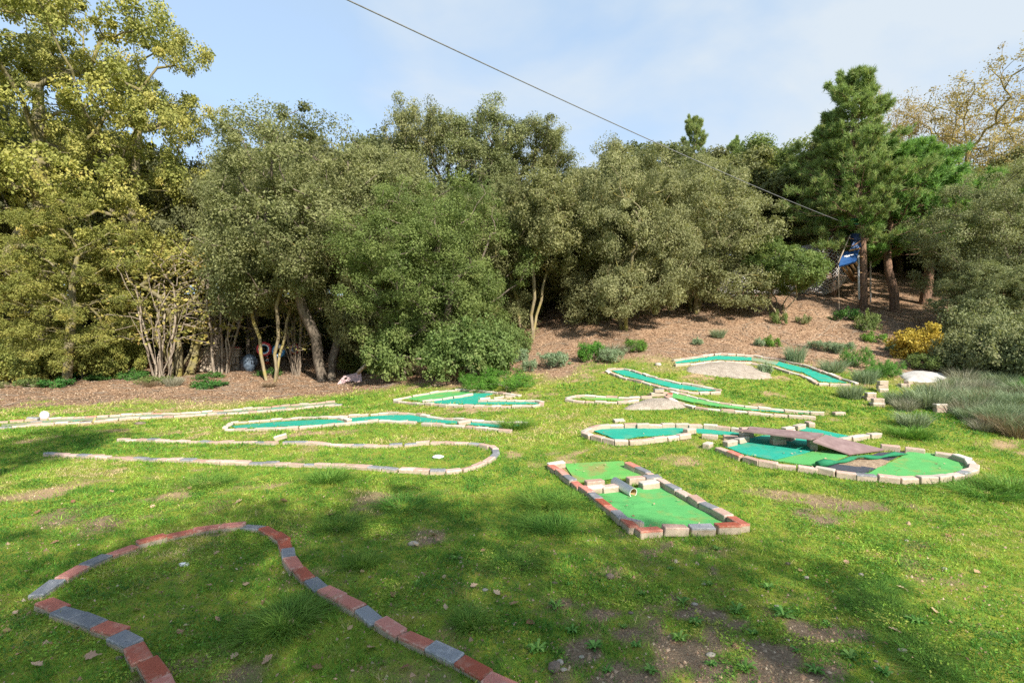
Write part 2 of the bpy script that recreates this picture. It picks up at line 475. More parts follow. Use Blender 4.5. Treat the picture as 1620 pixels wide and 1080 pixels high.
def cover(x, y):
    """(grass, litter, straw) shares of the ground at x, y"""
    x = np.asarray(x, float); y = np.asarray(y, float)
    edge = np.interp(x, _lbx, _lby)
    n = fbm(x * .8, y * .8, 21, 4)
    litter = sstep(-.7, .8, y - edge + (n - .5) * 3.0)
    n2 = fbm(x * 1.3, y * 1.3, 33, 4); n3 = fbm(x * 2.6, y * 2.6, 41, 3)
    n4 = vn(x * 11, y * 11, 47)
    n5 = fbm(x * 5.5, y * 5.5, 53, 3)
    soil = np.maximum(sstep(.50, .74, n2 * .5 + n3 * .38 + n4 * .12) * .85, sstep(.54, .72, n5 * .75 + n2 * .25) * .42)
    # worn earth in front, and around the lanes
    e = np.exp(-(((x - 1.0) / 1.5) ** 2 + ((y - 2.8) / 1.0) ** 2))
    soil = np.maximum(soil, sstep(.35, .85, e * .72 + (n3 - .5) * .9 + (n4 - .5) * .5))
    e2 = np.exp(-(((x - 1.1) / 1.0) ** 2 + ((y - 7.6) / .7) ** 2)) + np.exp(-(((x + 2.2) / 4.) ** 2 + ((y - 10.3) / .8) ** 2))
    dry = np.maximum(sstep(.35, .95, e2 * .6 + (n3 - .5) * .9 + (n4 - .5) * .4), sstep(-2.2, 0, y - edge + (n - .5) * 3) * .55)
    dry = np.maximum(dry, soil * sstep(4.5, 6.5, y))
    soil = np.maximum(soil, dry)
    return np.clip(1 - soil, 0, 1) * (1 - litter), litter, dry

def axis(parts):
    out = [parts[0][0]]
    for a, b, s in parts:
        k = max(1, int(round((b - a) / s)))
        out += list(np.linspace(a, b, k + 1)[1:])
    return np.array(out)

gx = axis([(-260, -60, 20), (-60, -24, 2), (-24, -13, .4), (-13, 13, .11), (13, 24, .4), (24, 60, 2), (60, 260, 20)])
gy = axis([(-200, -40, 20), (-40, -4, 1.5), (-4, 1.2, .4), (1.2, 15.5, .11), (15.5, 26, .35), (26, 60, 1.5), (60, 380, 20)])
X, Y = np.meshgrid(gx, gy)
Zg = G(X.ravel(), Y.ravel())
nx, ny = len(gx), len(gy)
i, j = np.meshgrid(np.arange(nx - 1), np.arange(ny - 1))
q = (j * nx + i).ravel()
faces = np.stack([q, q + 1, q + nx + 1, q + nx], 1)
a, b_, c_ = cover(X.ravel(), Y.ravel())
gcol = np.stack([a, b_, c_, np.ones_like(a)], 1)
ground = link('ground', npmesh('ground', np.stack([X.ravel(), Y.ravel(), Zg], 1), faces, 4, gcol, True, M['ground']))
tag(ground, 'uneven mossy lawn rising to a hillside strewn with brown leaf litter', None, None, 'structure')

# ------------------------------------------------------------------ brick lanes
rnd = random.Random(7)
def brick_mesh(name, lx, ly, lz, seed, mat):
    r = random.Random(seed)
    bm = bmesh.new()
    bmesh.ops.create_cube(bm, size=1)
    for v in bm.verts:
        v.co = Vector((v.co.x * lx, v.co.y * ly, (v.co.z + .5) * lz))
        v.co += Vector((r.uniform(-1, 1), r.uniform(-1, 1), r.uniform(-1, .4))) * .005
    bmesh.ops.bevel(bm, geom=list(bm.edges), offset=.006, segments=1, profile=.5, affect='EDGES')
    return bm_mesh(name, bm, mat)
BR = {}
for k, mk in (('R', 'b_red'), ('G', 'b_grey'), ('P', 'b_pink'), ('W', 'b_pale')):
    BR[k] = [brick_mesh('brick', .2, .1, .085, 11 * s + ord(k), M[mk]) for s in range(4)]

BRK = []
FOOT = []        # footprints where no grass grows: (x, y, r)
def put_brick(parent, p, yaw, c, pitch=0, roll=0, dz=0, sc=(1, 1, 1), name='brick'):
    o = bpy.data.objects.new(name, rnd.choice(BR[c]))
    COL.objects.link(o)
    base = parent.location if parent else Vector((0, 0, 0))
    o.location = Vector(p) + Vector((0, 0, dz)) - base
    o.rotation_euler = Euler((roll, pitch, yaw), 'XYZ')
    o.scale = sc
    if parent: o.parent = parent
    FOOT.append((p[0], p[1], .085)); BRK.append((p[0], p[1], yaw))
    return o

def brick_run(parent, pix, pattern, dz=.052, gap=.008, sink=.032, skip=(), wob=.012, jy=.05, closed=False, start=0):
    """bricks laid end to end along a path seen at pixels pix (tops)"""
    P = [gp(px, py, dz) for px, py in pix]
    if closed: P.append(P[0])
    P = [Vector((p.x, p.y)) for p in P]
    seg = [(P[k + 1] - P[k]).length for k in range(len(P) - 1)]
    tot = sum(seg)
    n = max(1, int(tot / (.2 + gap)))
    step = tot / n
    def pt(s):
        for k, l in enumerate(seg):
            if s <= l or k == len(seg) - 1:
                return P[k] + (P[k + 1] - P[k]) * (s / max(l, 1e-6))
            s -= l
    for k in range(n):
        if k in skip: continue
        a, b = pt(k * step), pt((k + 1) * step)
        d = b - a
        if d.length < .05: continue
        m = (a + b) / 2 + Vector((rnd.gauss(0, wob), rnd.gauss(0, wob)))
        h0, h1 = g1(a.x, a.y), g1(b.x, b.y)
        pitch = -math.atan2(h1 - h0, d.length) + rnd.gauss(0, .025)
        c = pattern[(k + start) % len(pattern)]
        if rnd.random() < .07: c = rnd.choice(pattern)
        fl = math.pi if rnd.random() < .5 else 0
        put_brick(parent, (m.x, m.y, (h0 + h1) / 2 - sink + rnd.uniform(-.012, .010)), math.atan2(d.y, d.x) + rnd.gauss(0, jy), c,
                  pitch, rnd.gauss(0, .045), sc=(min(1.12, max(.7, d.length / .2 * .985)), rnd.uniform(.97, 1.03), 1))

POLY = []        # carpet outlines in plan (no grass)
def carpet(parent, pix, mat, dz=.016, name='carpet', amp=.006, seed=0, grow=0.):
    P = [gp(px, py, dz) for px, py in pix]
    c0 = sum((Vector((p.x, p.y)) for p in P), Vector((0, 0))) / len(P)
    P2 = [Vector((p.x, p.y)) for p in P]
    P2 = [p + (p - c0).normalized() * grow for p in P2]
    # points inside on a grid so the cloth follows the ground
    edge = []
    for k in range(len(P2)):
        a, b = P2[k], P2[(k + 1) % len(P2)]
        m = max(1, int((b - a).length / .10))
        edge += [a + (b - a) * (t / m) for t in range(m)]
    xs = [p.x for p in P2]; ys = [p.y for p in P2]
    def inside(x, y):
        r = False
        for k in range(len(P2)):
            a, b = P2[k], P2[k - 1]
            if (a.y > y) != (b.y > y) and x < (b.x - a.x) * (y - a.y) / (b.y - a.y) + a.x: r = not r
        return r
    inner = []
    x = min(xs)
    while x < max(xs):
        y = min(ys)
        while y < max(ys):
            if inside(x, y) and all((e - Vector((x, y))).length > .06 for e in edge): inner.append(Vector((x, y)))
            y += .09
        x += .09
    vts = edge + inner
    ed = [(k, (k + 1) % len(edge)) for k in range(len(edge))]
    v, e, f, *_ = delaunay_2d_cdt(vts, ed, [list(range(len(edge)))], 1, 1e-5)
    vx = np.array([p.x for p in v]); vy = np.array([p.y for p in v])
    z = G(vx, vy) + dz + (fbm(vx * 3, vy * 3, seed + 60, 3) - .5) * 2 * amp
    z = z + .011 * np.clip(1 - np.abs(fbm(vx * 1.5, vy * 2.3, seed + 90, 2) - .5) * 16, 0, 1) * (dz > .012)
    base = parent.location
    bm = bmesh.new()
    bv = [bm.verts.new((vx[k] - base.x, vy[k] - base.y, z[k] - base.z)) for k in range(len(v))]
    for t in f:
        try: bm.faces.new([bv[k] for k in t])
        except ValueError: pass
    for fc in bm.faces:
        fc.normal_update()
        if fc.normal.z < 0: fc.normal_flip()
    r = bmesh.ops.extrude_face_region(bm, geom=list(bm.faces))
    for g in r['geom']:
        if isinstance(g, bmesh.types.BMVert): g.co.z -= .010
    bmesh.ops.recalc_face_normals(bm, faces=list(bm.faces))
    o = link(name, bm_mesh(name, bm, mat, False), parent)
    POLY.append([(p.x, p.y) for p in P2])
    return o

def lane(label, anchor, name='minigolf_lane', cat='minigolf lane', group='minigolf lanes edged with bricks'):
    p = gp(*anchor)
    return thing(name, label, cat, p, 0, group)

# A: red and grey border in the foreground
LA = lane('foreground border of red and grey pavers curving round a patch of shaded lawn', (400, 950), 'brick_border', 'brick border', 'brick borders without carpet')
brick_run(LA, [(300, 1130), (262, 1085), (243, 1052), (222, 1028), (203, 1008), (175, 991), (140, 978), (100, 965), (68, 948)], 'RGRRGRRGRR', dz=.048, sink=.037, wob=.007, gap=.014, jy=.06)
brick_run(LA, [(58, 936), (108, 906), (160, 878), (207, 861), (255, 847), (300, 837), (345, 831), (384, 828), (410, 830), (432, 837), (447, 849), (452, 862), (457, 880), (470, 898), (490, 912), (512, 927), (548, 948), (588, 968), (625, 990), (665, 1011), (705, 1029), (750, 1048), (790, 1071), (830, 1097), (875, 1130)], 'GRGRRRGRGRRRGRRGRRGRRGRRGRRG', dz=.048, sink=.037, wob=.006, gap=.014, jy=.06)

# B: loop without carpet
LB = lane('long hairpin border of weathered pavers without carpet on the left lawn', (500, 716), 'brick_border', 'brick border', 'brick borders without carpet')
brick_run(LB, [(73, 716), (105, 718), (140, 719), (200, 722), (270, 725), (340, 728), (400, 730), (500, 733), (560, 735), (600, 738), (650, 742), (695, 744), (735, 740), (768, 729), (786, 716), (781, 706), (765, 701), (740, 699), (700, 697), (650, 700), (600, 703), (540, 702), (500, 699), (450, 697)], 'GPPGPPPPG', dz=.05)
brick_run(LB, [(438, 698), (400, 697), (330, 697), (260, 695), (188, 694)], 'PGPPP', dz=.05)

# C: rectangle with two green carpets
LC = lane('rectangular lane with two bright green carpets and a brick cross wall', (1010, 780))
carpet(LC, [(892, 733), (985, 729), (1016, 753), (912, 762)], M['greendirt'], seed=1)
carpet(LC, [(945, 781), (1050, 768), (1166, 828), (1006, 838)], M['green'], seed=2)
brick_run(LC, [(871, 734), (905, 757), (935, 778), (966, 801), (1002, 833)], 'RRGRRG', dz=.075, sink=.006, wob=.006)
brick_run(LC, [(1005, 836), (1050, 834), (1100, 832), (1150, 830), (1172, 829)], 'RPGR', dz=.075, sink=.002, wob=.004)
brick_run(LC, [(992, 731), (1028, 748), (1066, 770), (1105, 790), (1140, 808), (1178, 829)], 'RGPPGPPGP', dz=.075, sink=.006, wob=.006)
brick_run(LC, [(866, 732), (896, 729)], 'W', dz=.075, sink=.004)
brick_run(LC, [(920, 762), (968, 758)], 'PG', dz=.07, sink=.006)
brick_run(LC, [(992, 756), (1044, 752)], 'PG', dz=.075, sink=.0)
brick_run(LC, [(926, 771), (983, 767)], 'WP', dz=.075, sink=.002)
brick_run(LC, [(1003, 766), (1052, 761)], 'WP', dz=.075, sink=.002)

# D: bridge lane
LD = lane('large bridge lane with teal and green carpets and an oval brick end', (1300, 725))
carpet(LD, [(934, 680), (958, 675), (1100, 675), (1185, 682), (1172, 688), (1098, 684), (1000, 692), (975, 695)], M['teal'], seed=3)
carpet(LD, [(1147, 706), (1186, 692), (1215, 688), (1290, 694), (1286, 712), (1226, 727), (1175, 717)], M['teal'], seed=4)
carpet(LD, [(1226, 728), (1287, 713), (1330, 712), (1345, 718), (1300, 738)], M['green'], seed=5)
carpet(LD, [(1368, 750), (1436, 716), (1490, 717), (1518, 724), (1530, 740), (1490, 751), (1420, 753)], M['green'], seed=6, amp=.02, dz=.022)
carpet(LD, [(1258, 679), (1275, 675), (1345, 689), (1320, 692)], M['teal'], seed=7)
carpet(LD, [(1304, 740), (1322, 732), (1352, 736), (1385, 741), (1368, 749)], M['underlay'], seed=8, dz=.008, name='underlay', amp=.012)
carpet(LD, [(1372, 722), (1390, 715), (1436, 714), (1408, 728), (1385, 727)], M['underlay'], seed=21, dz=.008, name='underlay', amp=.012)
carpet(LD, [(1322, 733), (1372, 723), (1408, 729), (1388, 741), (1352, 737)], M['earth'], seed=22, dz=.012, name='bare_earth', amp=.012)
brick_run(LD, [(922, 681), (938, 674), (968, 671), (1010, 671), (1060, 670), (1110, 671), (1150, 674), (1178, 678)], 'WPWWP', dz=.075, sink=.004, gap=.012)
brick_run(LD, [(924, 684), (945, 691), (977, 698), (1015, 695), (1050, 691), (1090, 686)], 'PPWPP', dz=.07, sink=.006, gap=.012)
brick_run(LD, [(1106, 685), (1140, 688), (1172, 690)], 'P', dz=.07, sink=.01)
brick_run(LD, [(1146, 700), (1182, 690)], 'W', dz=.075, sink=.0)
brick_run(LD, [(1134, 707), (1165, 719), (1200, 729), (1245, 736), (1290, 741)], 'PRPPP', dz=.06, sink=.014)
brick_run(LD, [(1292, 738), (1310, 742), (1350, 748), (1395, 752), (1440, 755), (1490, 753), (1522, 746), (1541, 738), (1534, 727), (1512, 719), (1480, 714)], 'WPGPPW', dz=.075, sink=.0, gap=.014)
brick_run(LD, [(1465, 712), (1440, 708), (1418, 707), (1392, 703)], 'PPG', dz=.07, sink=.008)
brick_run(LD, [(1240, 677), (1272, 671)], 'W', dz=.075, sink=.0)
brick_run(LD, [(1330, 693), (1352, 689), (1390, 685)], 'W', dz=.07, sink=.004)
# folded-over carpet ridge
def tube_mesh(name, pts, rad, mat, sides=8, cap=True, smooth=True, flat=1.0):
    pts = [Vector(p) for p in pts]
    bm = bmesh.new(); rings = []
    for k, p in enumerate(pts):
        d = (pts[min(k + 1, len(pts) - 1)] - pts[max(k - 1, 0)]).normalized()
        u = d.cross(Vector((0, 0, 1)))
        if u.length < .05: u = d.cross(Vector((1, 0, 0)))
        u.normalize(); vv = u.cross(d).normalized()
        r = rad[k] if hasattr(rad, '__len__') else rad
        rings.append([bm.verts.new(p + u * math.cos(2 * math.pi * s / sides) * r + vv * math.sin(2 * math.pi * s / sides) * r * flat) for s in range(sides)])
    for a, b in zip(rings, rings[1:]):
        for s in range(sides):
            bm.faces.new((a[s], a[(s + 1) % sides], b[(s + 1) % sides], b[s]))
    if cap:
        bm.faces.new(list(reversed(rings[0]))); bm.faces.new(rings[-1])
    bmesh.ops.recalc_face_normals(bm, faces=list(bm.faces))
    return bm_mesh(name, bm, mat, smooth)

fp = []
for k in range(15):
    t = k / 14
    px = 1294 + t * (1436 - 1294); py = 731 - t * 16 - 2.5 * math.sin(t * 3.1) + 1.2 * math.sin(t * 11)
    p = gp(px, py + 3, .05) - LD.location
    fp.append(p + Vector((0, 0, .012 * math.sin(t * 17))))
link('carpet_fold', tube_mesh('carpet_fold', fp, [.030 + .012 * math.sin(k * 1.7) + (.02 if k < 3 else 0) - (.012 if k > 12 else 0) for k in range(15)], M['fold'], 10, True, True, .8), LD)

# E: long narrow lane
LE = lane('long narrow dirty teal lane along the foot of the left bank', (270, 655))
carpet(LE, [(2, 671), (80, 664), (200, 658), (336, 651), (450, 643), (528, 636), (534, 638), (450, 645), (340, 653), (210, 661), (80, 667), (2, 674)], M['tealdirt'], seed=9)
brick_run(LE, [(-30, 668), (30, 664), (80, 660), (178, 656), (225, 653), (294, 652), (336, 649), (400, 644), (450, 640), (530, 633)], 'PPRPPW', dz=.05)
brick_run(LE, [(-30, 677), (0, 675), (64, 670), (139, 666), (205, 660), (294, 656), (372, 651.5), (450, 646), (542, 638)], 'PGPPPW', dz=.05)

# F: teal dogleg
LF = lane('teal dogleg lane bending in the middle of the left lawn', (600, 668))
carpet(LF, [(366, 673), (440, 667), (540, 662), (623, 656), (655, 657), (700, 664), (745, 667), (828, 671), (808, 677), (740, 671), (672, 667), (605, 664), (540, 668), (440, 674), (372, 677)], M['teal'], seed=10)
brick_run(LF, [(358, 675), (368, 666), (440, 662), (540, 657), (623, 652), (655, 653), (700, 660), (745, 664), (833, 668)], 'WWPWPW', dz=.05)
brick_run(LF, [(357, 678), (440, 676), (540, 669), (600, 664), (660, 666)], 'WPWW', dz=.05)
brick_run(LF, [(668, 669), (740, 673), (808, 680)], 'WPW', dz=.05)
brick_run(LF, [(537, 659), (553, 663)], 'W', dz=.075, sink=-.0)
brick_run(LF, [(722, 667), (744, 664)], 'W', dz=.075, sink=-.0)

# G: zigzag
LG = lane('zigzag lane with pale green and teal carpets below the leafy bush', (740, 630))
carpet(LG, [(632, 631), (657, 627), (700, 620), (737, 618), (750, 622), (700, 630), (665, 634)], M['green'], seed=11)
carpet(LG, [(672, 636), (706, 629), (752, 622), (783, 621), (757, 631), (757, 635), (850, 634), (852, 638), (773, 639), (707, 638)], M['teal'], seed=12)
brick_run(LG, [(623, 631), (655, 625), (697, 618), (737, 615), (780, 619), (822, 624)], 'WPWW', dz=.05)
brick_run(LG, [(626, 633), (660, 637), (707, 640), (773, 641), (848, 641), (860, 637), (848, 633), (807, 632), (757, 633)], 'WWPW', dz=.05)
brick_run(LG, [(750, 622.5), (710, 628), (668, 634)], 'W', dz=.05)
brick_run(LG, [(760, 631), (790, 627), (818, 625)], 'W', dz=.05)

# H: ramp lane
LH = lane('curving lane with brick ramp and pale green strip turning teal', (1100, 636))
carpet(LH, [(915, 627), (990, 629), (986, 633), (926, 631)], M['greendirt'], seed=13)
carpet(LH, [(1050, 622), (1063, 618), (1082, 624), (1108, 631), (1148, 639), (1189, 643), (1189, 648), (1132, 642), (1096, 636), (1066, 629)], M['green'], seed=14, dz=.03)
carpet(LH, [(1189, 643), (1250, 648), (1298, 651), (1288, 654), (1250, 652), (1189, 648)], M['teal'], seed=15)
brick_run(LH, [(895, 628), (914, 624), (957, 626), (997, 628), (1030, 626)], 'WPW', dz=.05)
brick_run(LH, [(895, 630), (926, 634), (979, 635), (1010, 632)], 'WPP', dz=.05)
brick_run(LH, [(1062, 616), (1081, 621), (1108, 628), (1148, 636), (1189, 641), (1250, 646), (1303, 650)], 'WPWW', dz=.07, gap=.014)
brick_run(LH, [(1054, 624), (1066, 632), (1096, 640), (1130, 645), (1189, 650), (1250, 654), (1288, 657)], 'PWPW', dz=.07, gap=.014)
for px, py, yaw, c, up in ((1036, 627, .2, 'W', 0), (1049, 626, .1, 'P', 0), (1042, 627, .1, 'G', .082), (1060, 628, 1.2, 'R', 0)):
    p = gp(px, py); put_brick(LH, p, yaw, c, dz=up)

# I, J
LI = lane('straight teal lane sloping diagonally across the upper lawn', (1040, 603))
carpet(LI, [(968, 586), (990, 585), (1028, 597), (1077, 608), (1135, 617), (1105, 618), (1065, 613), (1025, 603), (985, 593)], M['teal'], seed=16)
brick_run(LI, [(960, 583), (991, 582), (1028, 594), (1077, 605), (1142, 615)], 'WPW', dz=.05, gap=.012)
brick_run(LI, [(960, 585), (982, 595), (1025, 605), (1065, 615), (1102, 620), (1138, 619)], 'WPP', dz=.05, gap=.012)
LJ = lane('uppermost crescent lane of faded teal carpet beside the pale sand', (1200, 570))
carpet(LJ, [(1068, 572), (1092, 568), (1136, 562), (1189, 565), (1189, 570), (1136, 568), (1102, 571), (1069, 574)], M['teal'], seed=17)
carpet(LJ, [(1189, 565), (1232, 572), (1228, 577), (1189, 570)], M['tealdirt'], seed=18)
carpet(LJ, [(1232, 572), (1279, 583), (1316, 597), (1340, 605), (1297, 603), (1271, 589), (1248, 584), (1228, 577)], M['teal'], seed=19)
brick_run(LJ, [(1064, 569), (1090, 565), (1136, 558), (1189, 561), (1235, 568), (1281, 579), (1318, 593), (1355, 605)], 'WWP', dz=.05, gap=.012)
brick_run(LJ, [(1066, 576), (1102, 574), (1136, 571), (1189, 573), (1226, 580), (1247, 587), (1269, 592), (1294, 606), (1345, 608)], 'WPW', dz=.05, gap=.012)

# sand and concrete lenses
def mound(name, label, cat, pix, mat, h, seed):
    P = [gp(*p) for p in pix]
    c = sum(P, Vector()) / len(P); c.z = g1(c.x, c.y)
    th = []
    n = 40
    # outline as closed catmull-rom in plan
    out = []
    K = len(P)
    for k in range(K):
        p0, p1, p2, p3 = P[k - 1], P[k], P[(k + 1) % K], P[(k + 2) % K]
        for s in range(6):
            t = s / 6
            out.append(.5 * ((2 * p1) + (p2 - p0) * t + (2 * p0 - 5 * p1 + 4 * p2 - p3) * t * t + (3 * p1 - p0 - 3 * p2 + p3) * t ** 3))
    bm = bmesh.new(); rings = []
    for f in (1.0, .93, .8, .6, .4, .2):
        ring = []
        for k, p in enumerate(out):
            x = c.x + (p.x - c.x) * f; y = c.y + (p.y - c.y) * f
            jj = 1 + (float(vn(k * .9, seed, 3)) - .5) * .16 * f
            x = c.x + (x - c.x) * jj; y = c.y + (y - c.y) * jj
            zz = g1(x, y) + (-.02 if f == 1 else h * (1 - f ** 2.2) + .012 + (float(fbm(x * 4, y * 4, seed, 3)) - .5) * .035)
            ring.append(bm.verts.new((x - c.x, y - c.y, zz - c.z)))
        rings.append(ring)
    cv = bm.verts.new((0, 0, h + .01))
    for a, b in zip(rings, rings[1:]):
        for k in range(len(a)):
            bm.faces.new((a[k], a[(k + 1) % len(a)], b[(k + 1) % len(a)], b[k]))
    for k in range(len(rings[-1])):
        bm.faces.new((rings[-1][k], rings[-1][(k + 1) % len(rings[-1])], cv))
    bmesh.ops.recalc_face_normals(bm, faces=list(bm.faces))
    o = link(name, bm_mesh(name, bm, mat, True))
    o.location = c
    POLY.append([(p.x, p.y) for p in out])
    return tag(o, label, cat)
mound('sand_mound', 'broad pale sand heap inside the uppermost crescent lane', 'sand heap', [(1082, 586), (1105, 577), (1140, 573), (1180, 577), (1212, 588), (1222, 597), (1190, 600), (1130, 595)], M['sand'], .12, 1)
mound('sand_mound', 'small spill of pale sand under the brick ramp of the curving lane', 'sand heap', [(986, 648), (1010, 636), (1040, 631), (1062, 633), (1092, 641), (1080, 646), (1040, 648)], M['sand'], .08, 2)
mound('concrete_slab', 'flat white concrete slab among the shrubs at the right', 'slab', [(1421, 592), (1450, 588), (1481, 590), (1498, 596), (1478, 605), (1447, 604), (1428, 600)], M['slab'], .09, 3)

# ------------------------------------------------------------------ bridge of boards on brick piers
def pier(label, px, py, n, yaw=0.2):
    p = gp(px, py)
    t = thing('brick_pier', label, 'brick pier', p, 0, 'brick piers under the board bridge')
    for k in range(n):
        put_brick(t, p, yaw + rnd.uniform(-.15, .15), 'WP'[k % 2], dz=k * .086)
    return t
pier('short pale brick pier under the left end of the board bridge', 1181, 693, 2, .1)
pier('stout pale brick pier under the middle of the board bridge', 1231, 703, 2, .15)
pier('leaning brick pier just behind the middle pier of the board bridge', 1250, 697, 2, .9)
pier('brick pier where the board bridge meets the ramp board', 1285, 710, 2, 1.35)

def slab_from(name, label, cat, corners, thick, mat, group=None):
    c = sum(corners, Vector()) / len(corners)
    bm = bmesh.new()
    top = [bm.verts.new(p - c) for p in corners]
    f = bm.faces.new(top); f.normal_update()
    if f.normal.z < 0: f.normal_flip()
    bmesh.ops.subdivide_edges(bm, edges=list(bm.edges), cuts=3, use_grid_fill=True)
    r = bmesh.ops.extrude_face_region(bm, geom=list(bm.faces))
    for g in r['geom']:
        if isinstance(g, bmesh.types.BMVert): g.co.z -= thick
    bmesh.ops.recalc_face_normals(bm, faces=list(bm.faces))
    o = link(name, bm_mesh(name, bm, mat)); o.location = c
    return tag(o, label, cat, group)
BH = .172 + .026
slab_from('bridge_board', 'purplish brown board spanning the brick piers of the bridge', 'board', [gp(1186, 674, BH), gp(1303, 685, BH), gp(1292, 693, BH), gp(1183, 681, BH)], .022, M['board'], 'boards of the bridge')
slab_from('bridge_board', 'narrow purplish brown board lying along the near edge of the bridge', 'board', [gp(1163, 679, BH + .03), gp(1182, 678.5, BH + .03), gp(1296, 690, BH + .03), gp(1283, 693.5, BH + .03)], .022, M['board'], 'boards of the bridge')
slab_from('ramp_board', 'wide purplish brown board ramping down from the bridge onto green carpet', 'board', [gp(1306, 687, BH), gp(1398, 710, .05), gp(1344, 717, .05), gp(1286, 697, BH)], .022, M['board'], 'boards of the bridge')

# pipe on the cross wall
def pipe():
    a = gp(972, 761, .09); b = gp(1002, 779, .055)
    d = (b - a); ln = d.length
    t = thing('pipe', 'white plastic pipe lying through the gap in the brick cross wall', 'pipe', (a + b) / 2)
    q = d.to_track_quat('X', 'Z')
    t.rotation_mode = 'QUATERNION'; t.rotation_quaternion = q
    for nm, r, mt, flip, l in (('pipe_wall', .053, M['pvc'], 1, ln), ('pipe_lining', .047, M['pipe_in'], -1, ln * .98)):
        bm = bmesh.new(); n = 24
        A = [bm.verts.new((-l / 2, math.cos(2 * math.pi * k / n) * r, math.sin(2 * math.pi * k / n) * r)) for k in range(n)]
        Bv = [bm.verts.new((l / 2, math.cos(2 * math.pi * k / n) * r, math.sin(2 * math.pi * k / n) * r)) for k in range(n)]
        for k in range(n):
            f = (A[k], A[(k + 1) % n], Bv[(k + 1) % n], Bv[k])
            bm.faces.new(f if flip < 0 else tuple(reversed(f)))
        if flip > 0:
            for Rr, x in ((A, -l / 2), (Bv, l / 2)):
                I = [bm.verts.new((x, math.cos(2 * math.pi * k / n) * .0465, math.sin(2 * math.pi * k / n) * .0465)) for k in range(n)]
                for k in range(n): bm.faces.new((Rr[k], Rr[(k + 1) % n], I[(k + 1) % n], I[k]))
        link(nm, bm_mesh(nm, bm, mt, True), t)
pipe()

# loose bricks
def loose(label, px, py, yaw, c, pitch=0, roll=0, dz=0.0, group='loose bricks'):
    p = gp(px, py)
    o = put_brick(None, p, yaw, c, pitch, roll, dz - .008, name='loose_brick')
    tag(o, label, 'brick', group)
loose('loose pale brick beside the near left corner of the bridge lane', 1120, 708, .9, 'W')
loose('pale brick tipped onto the edge where two carpets of the bridge lane meet', 1091, 687, .5, 'W', 0, 0, .02)
loose('pink brick standing alone behind the board bridge', 1281, 674, 1.4, 'P', 0, 0, 0)
loose('small pale brick in the grass behind the teal end of the bridge lane', 979, 667, .2, 'W', 0, .3, -.03)
loose('pale flat brick lying on the grass right of the curving lane', 1327, 656, .1, 'P', 0, 0, -.02)
loose('brick tilted up on the hairpin border', 445, 697, .35, 'W', -.25, 0, .03)
loose('tilted dark grey paver at the near left corner of the green rectangle', 999, 836, -.6, 'G', 0, -.5, .012)

def stack(label, px, py, lay):
    p = gp(px, py)
    t = thing('brick_stack', label, 'brick stack', p, 0, 'brick stacks in the dry brush')
    for dx, dy, dz, yaw, c in lay:
        put_brick(t, p + Vector((dx, dy, 0)), yaw, c, dz=dz - .01)
stack('two pale bricks stacked upright, farthest left stack nearest the slab', 1396, 620, [(0, 0, 0, .1, 'W'), (0, .01, .086, -.1, 'P'), (0, 0, .172, .1, 'W')])
stack('leftmost low stack of pale bricks at the edge of the dry brush', 1377, 633, [(0, 0, 0, 0, 'P'), (0, 0, .086, .1, 'W'), (0, .11, 0, 0, 'W')])
stack('pair of pale bricks nearest the lawn among the brick stacks', 1389, 643, [(0, 0, 0, -.2, 'W'), (0, .01, .086, -.1, 'P'), (.02, .1, 0, -.2, 'W')])
stack('toppled heap of pale bricks against the white slab', 1435, 612, [(0, 0, 0, .8, 'P'), (.06, .04, .07, .5, 'W'), (-.1, .02, .0, 1.3, 'P')])
stack('lone right hand pair of pale bricks deep in the dry brush', 1487, 652, [(0, 0, 0, .05, 'P'), (.0, .0, .086, .0, 'W'), (.1, .1, 0, .1, 'W')])

# ------------------------------------------------------------------ grass (stuff)
rs = np.random.default_rng(3)
def poly_mask(x, y):
    m = np.zeros(len(x), bool)
    for P in POLY:
        xs = [p[0] for p in P]; ys = [p[1] for p in P]
        c = np.where((x > min(xs)) & (x < max(xs)) & (y > min(ys)) & (y < max(ys)))[0]
        if not len(c): continue
        r = np.zeros(len(c), bool); X_, Y_ = x[c], y[c]
        for k in range(len(P)):
            (ax, ay), (bx, by) = P[k], P[k - 1]
            if ay == by: continue
            r ^= ((ay > Y_) != (by > Y_)) & (X_ < (bx - ax) * (Y_ - ay) / (by - ay) + ax)
        m[c] |= r
    return m
_foot = {}
for fx, fy, fr in FOOT:
    _foot.setdefault((int(math.floor(fx / .5)), int(math.floor(fy / .5))), []).append((fx, fy))
def foot_mask(x, y, r=.055):
    m = np.zeros(len(x), bool)
    F_ = np.array([(f[0], f[1]) for f in FOOT])
    order = np.argsort(y); ys = y[order]
    for fx, fy in F_:
        a, b = np.searchsorted(ys, [fy - r, fy + r])
        idx = order[a:b]
        m[idx[(x[idx] - fx) ** 2 + (y[idx] - fy) ** 2 < r * r]] = True
    return m

def blades(x, y, hgt, wid, lean, col, val, seed, two=False):
    r = np.random.default_rng(seed)
    n = len(x); z = G(x, y) - .004
    th = r.uniform(0, 2 * np.pi, n); ph = r.uniform(0, 2 * np.pi, n)
    p = np.stack([x, y, z], 1)
    u = np.stack([np.cos(th), np.sin(th), np.zeros(n)], 1) * wid[:, None] / 2
    tip = p + np.stack([np.cos(ph) * lean * hgt, np.sin(ph) * lean * hgt, hgt], 1)
    v = np.stack([p - u, p + u, tip], 1).reshape(-1, 3)
    f = np.arange(3 * n).reshape(-1, 3)
    c = np.repeat(np.stack([col, val, val, np.ones(n)], 1), 3, 0)
    return v, f, c

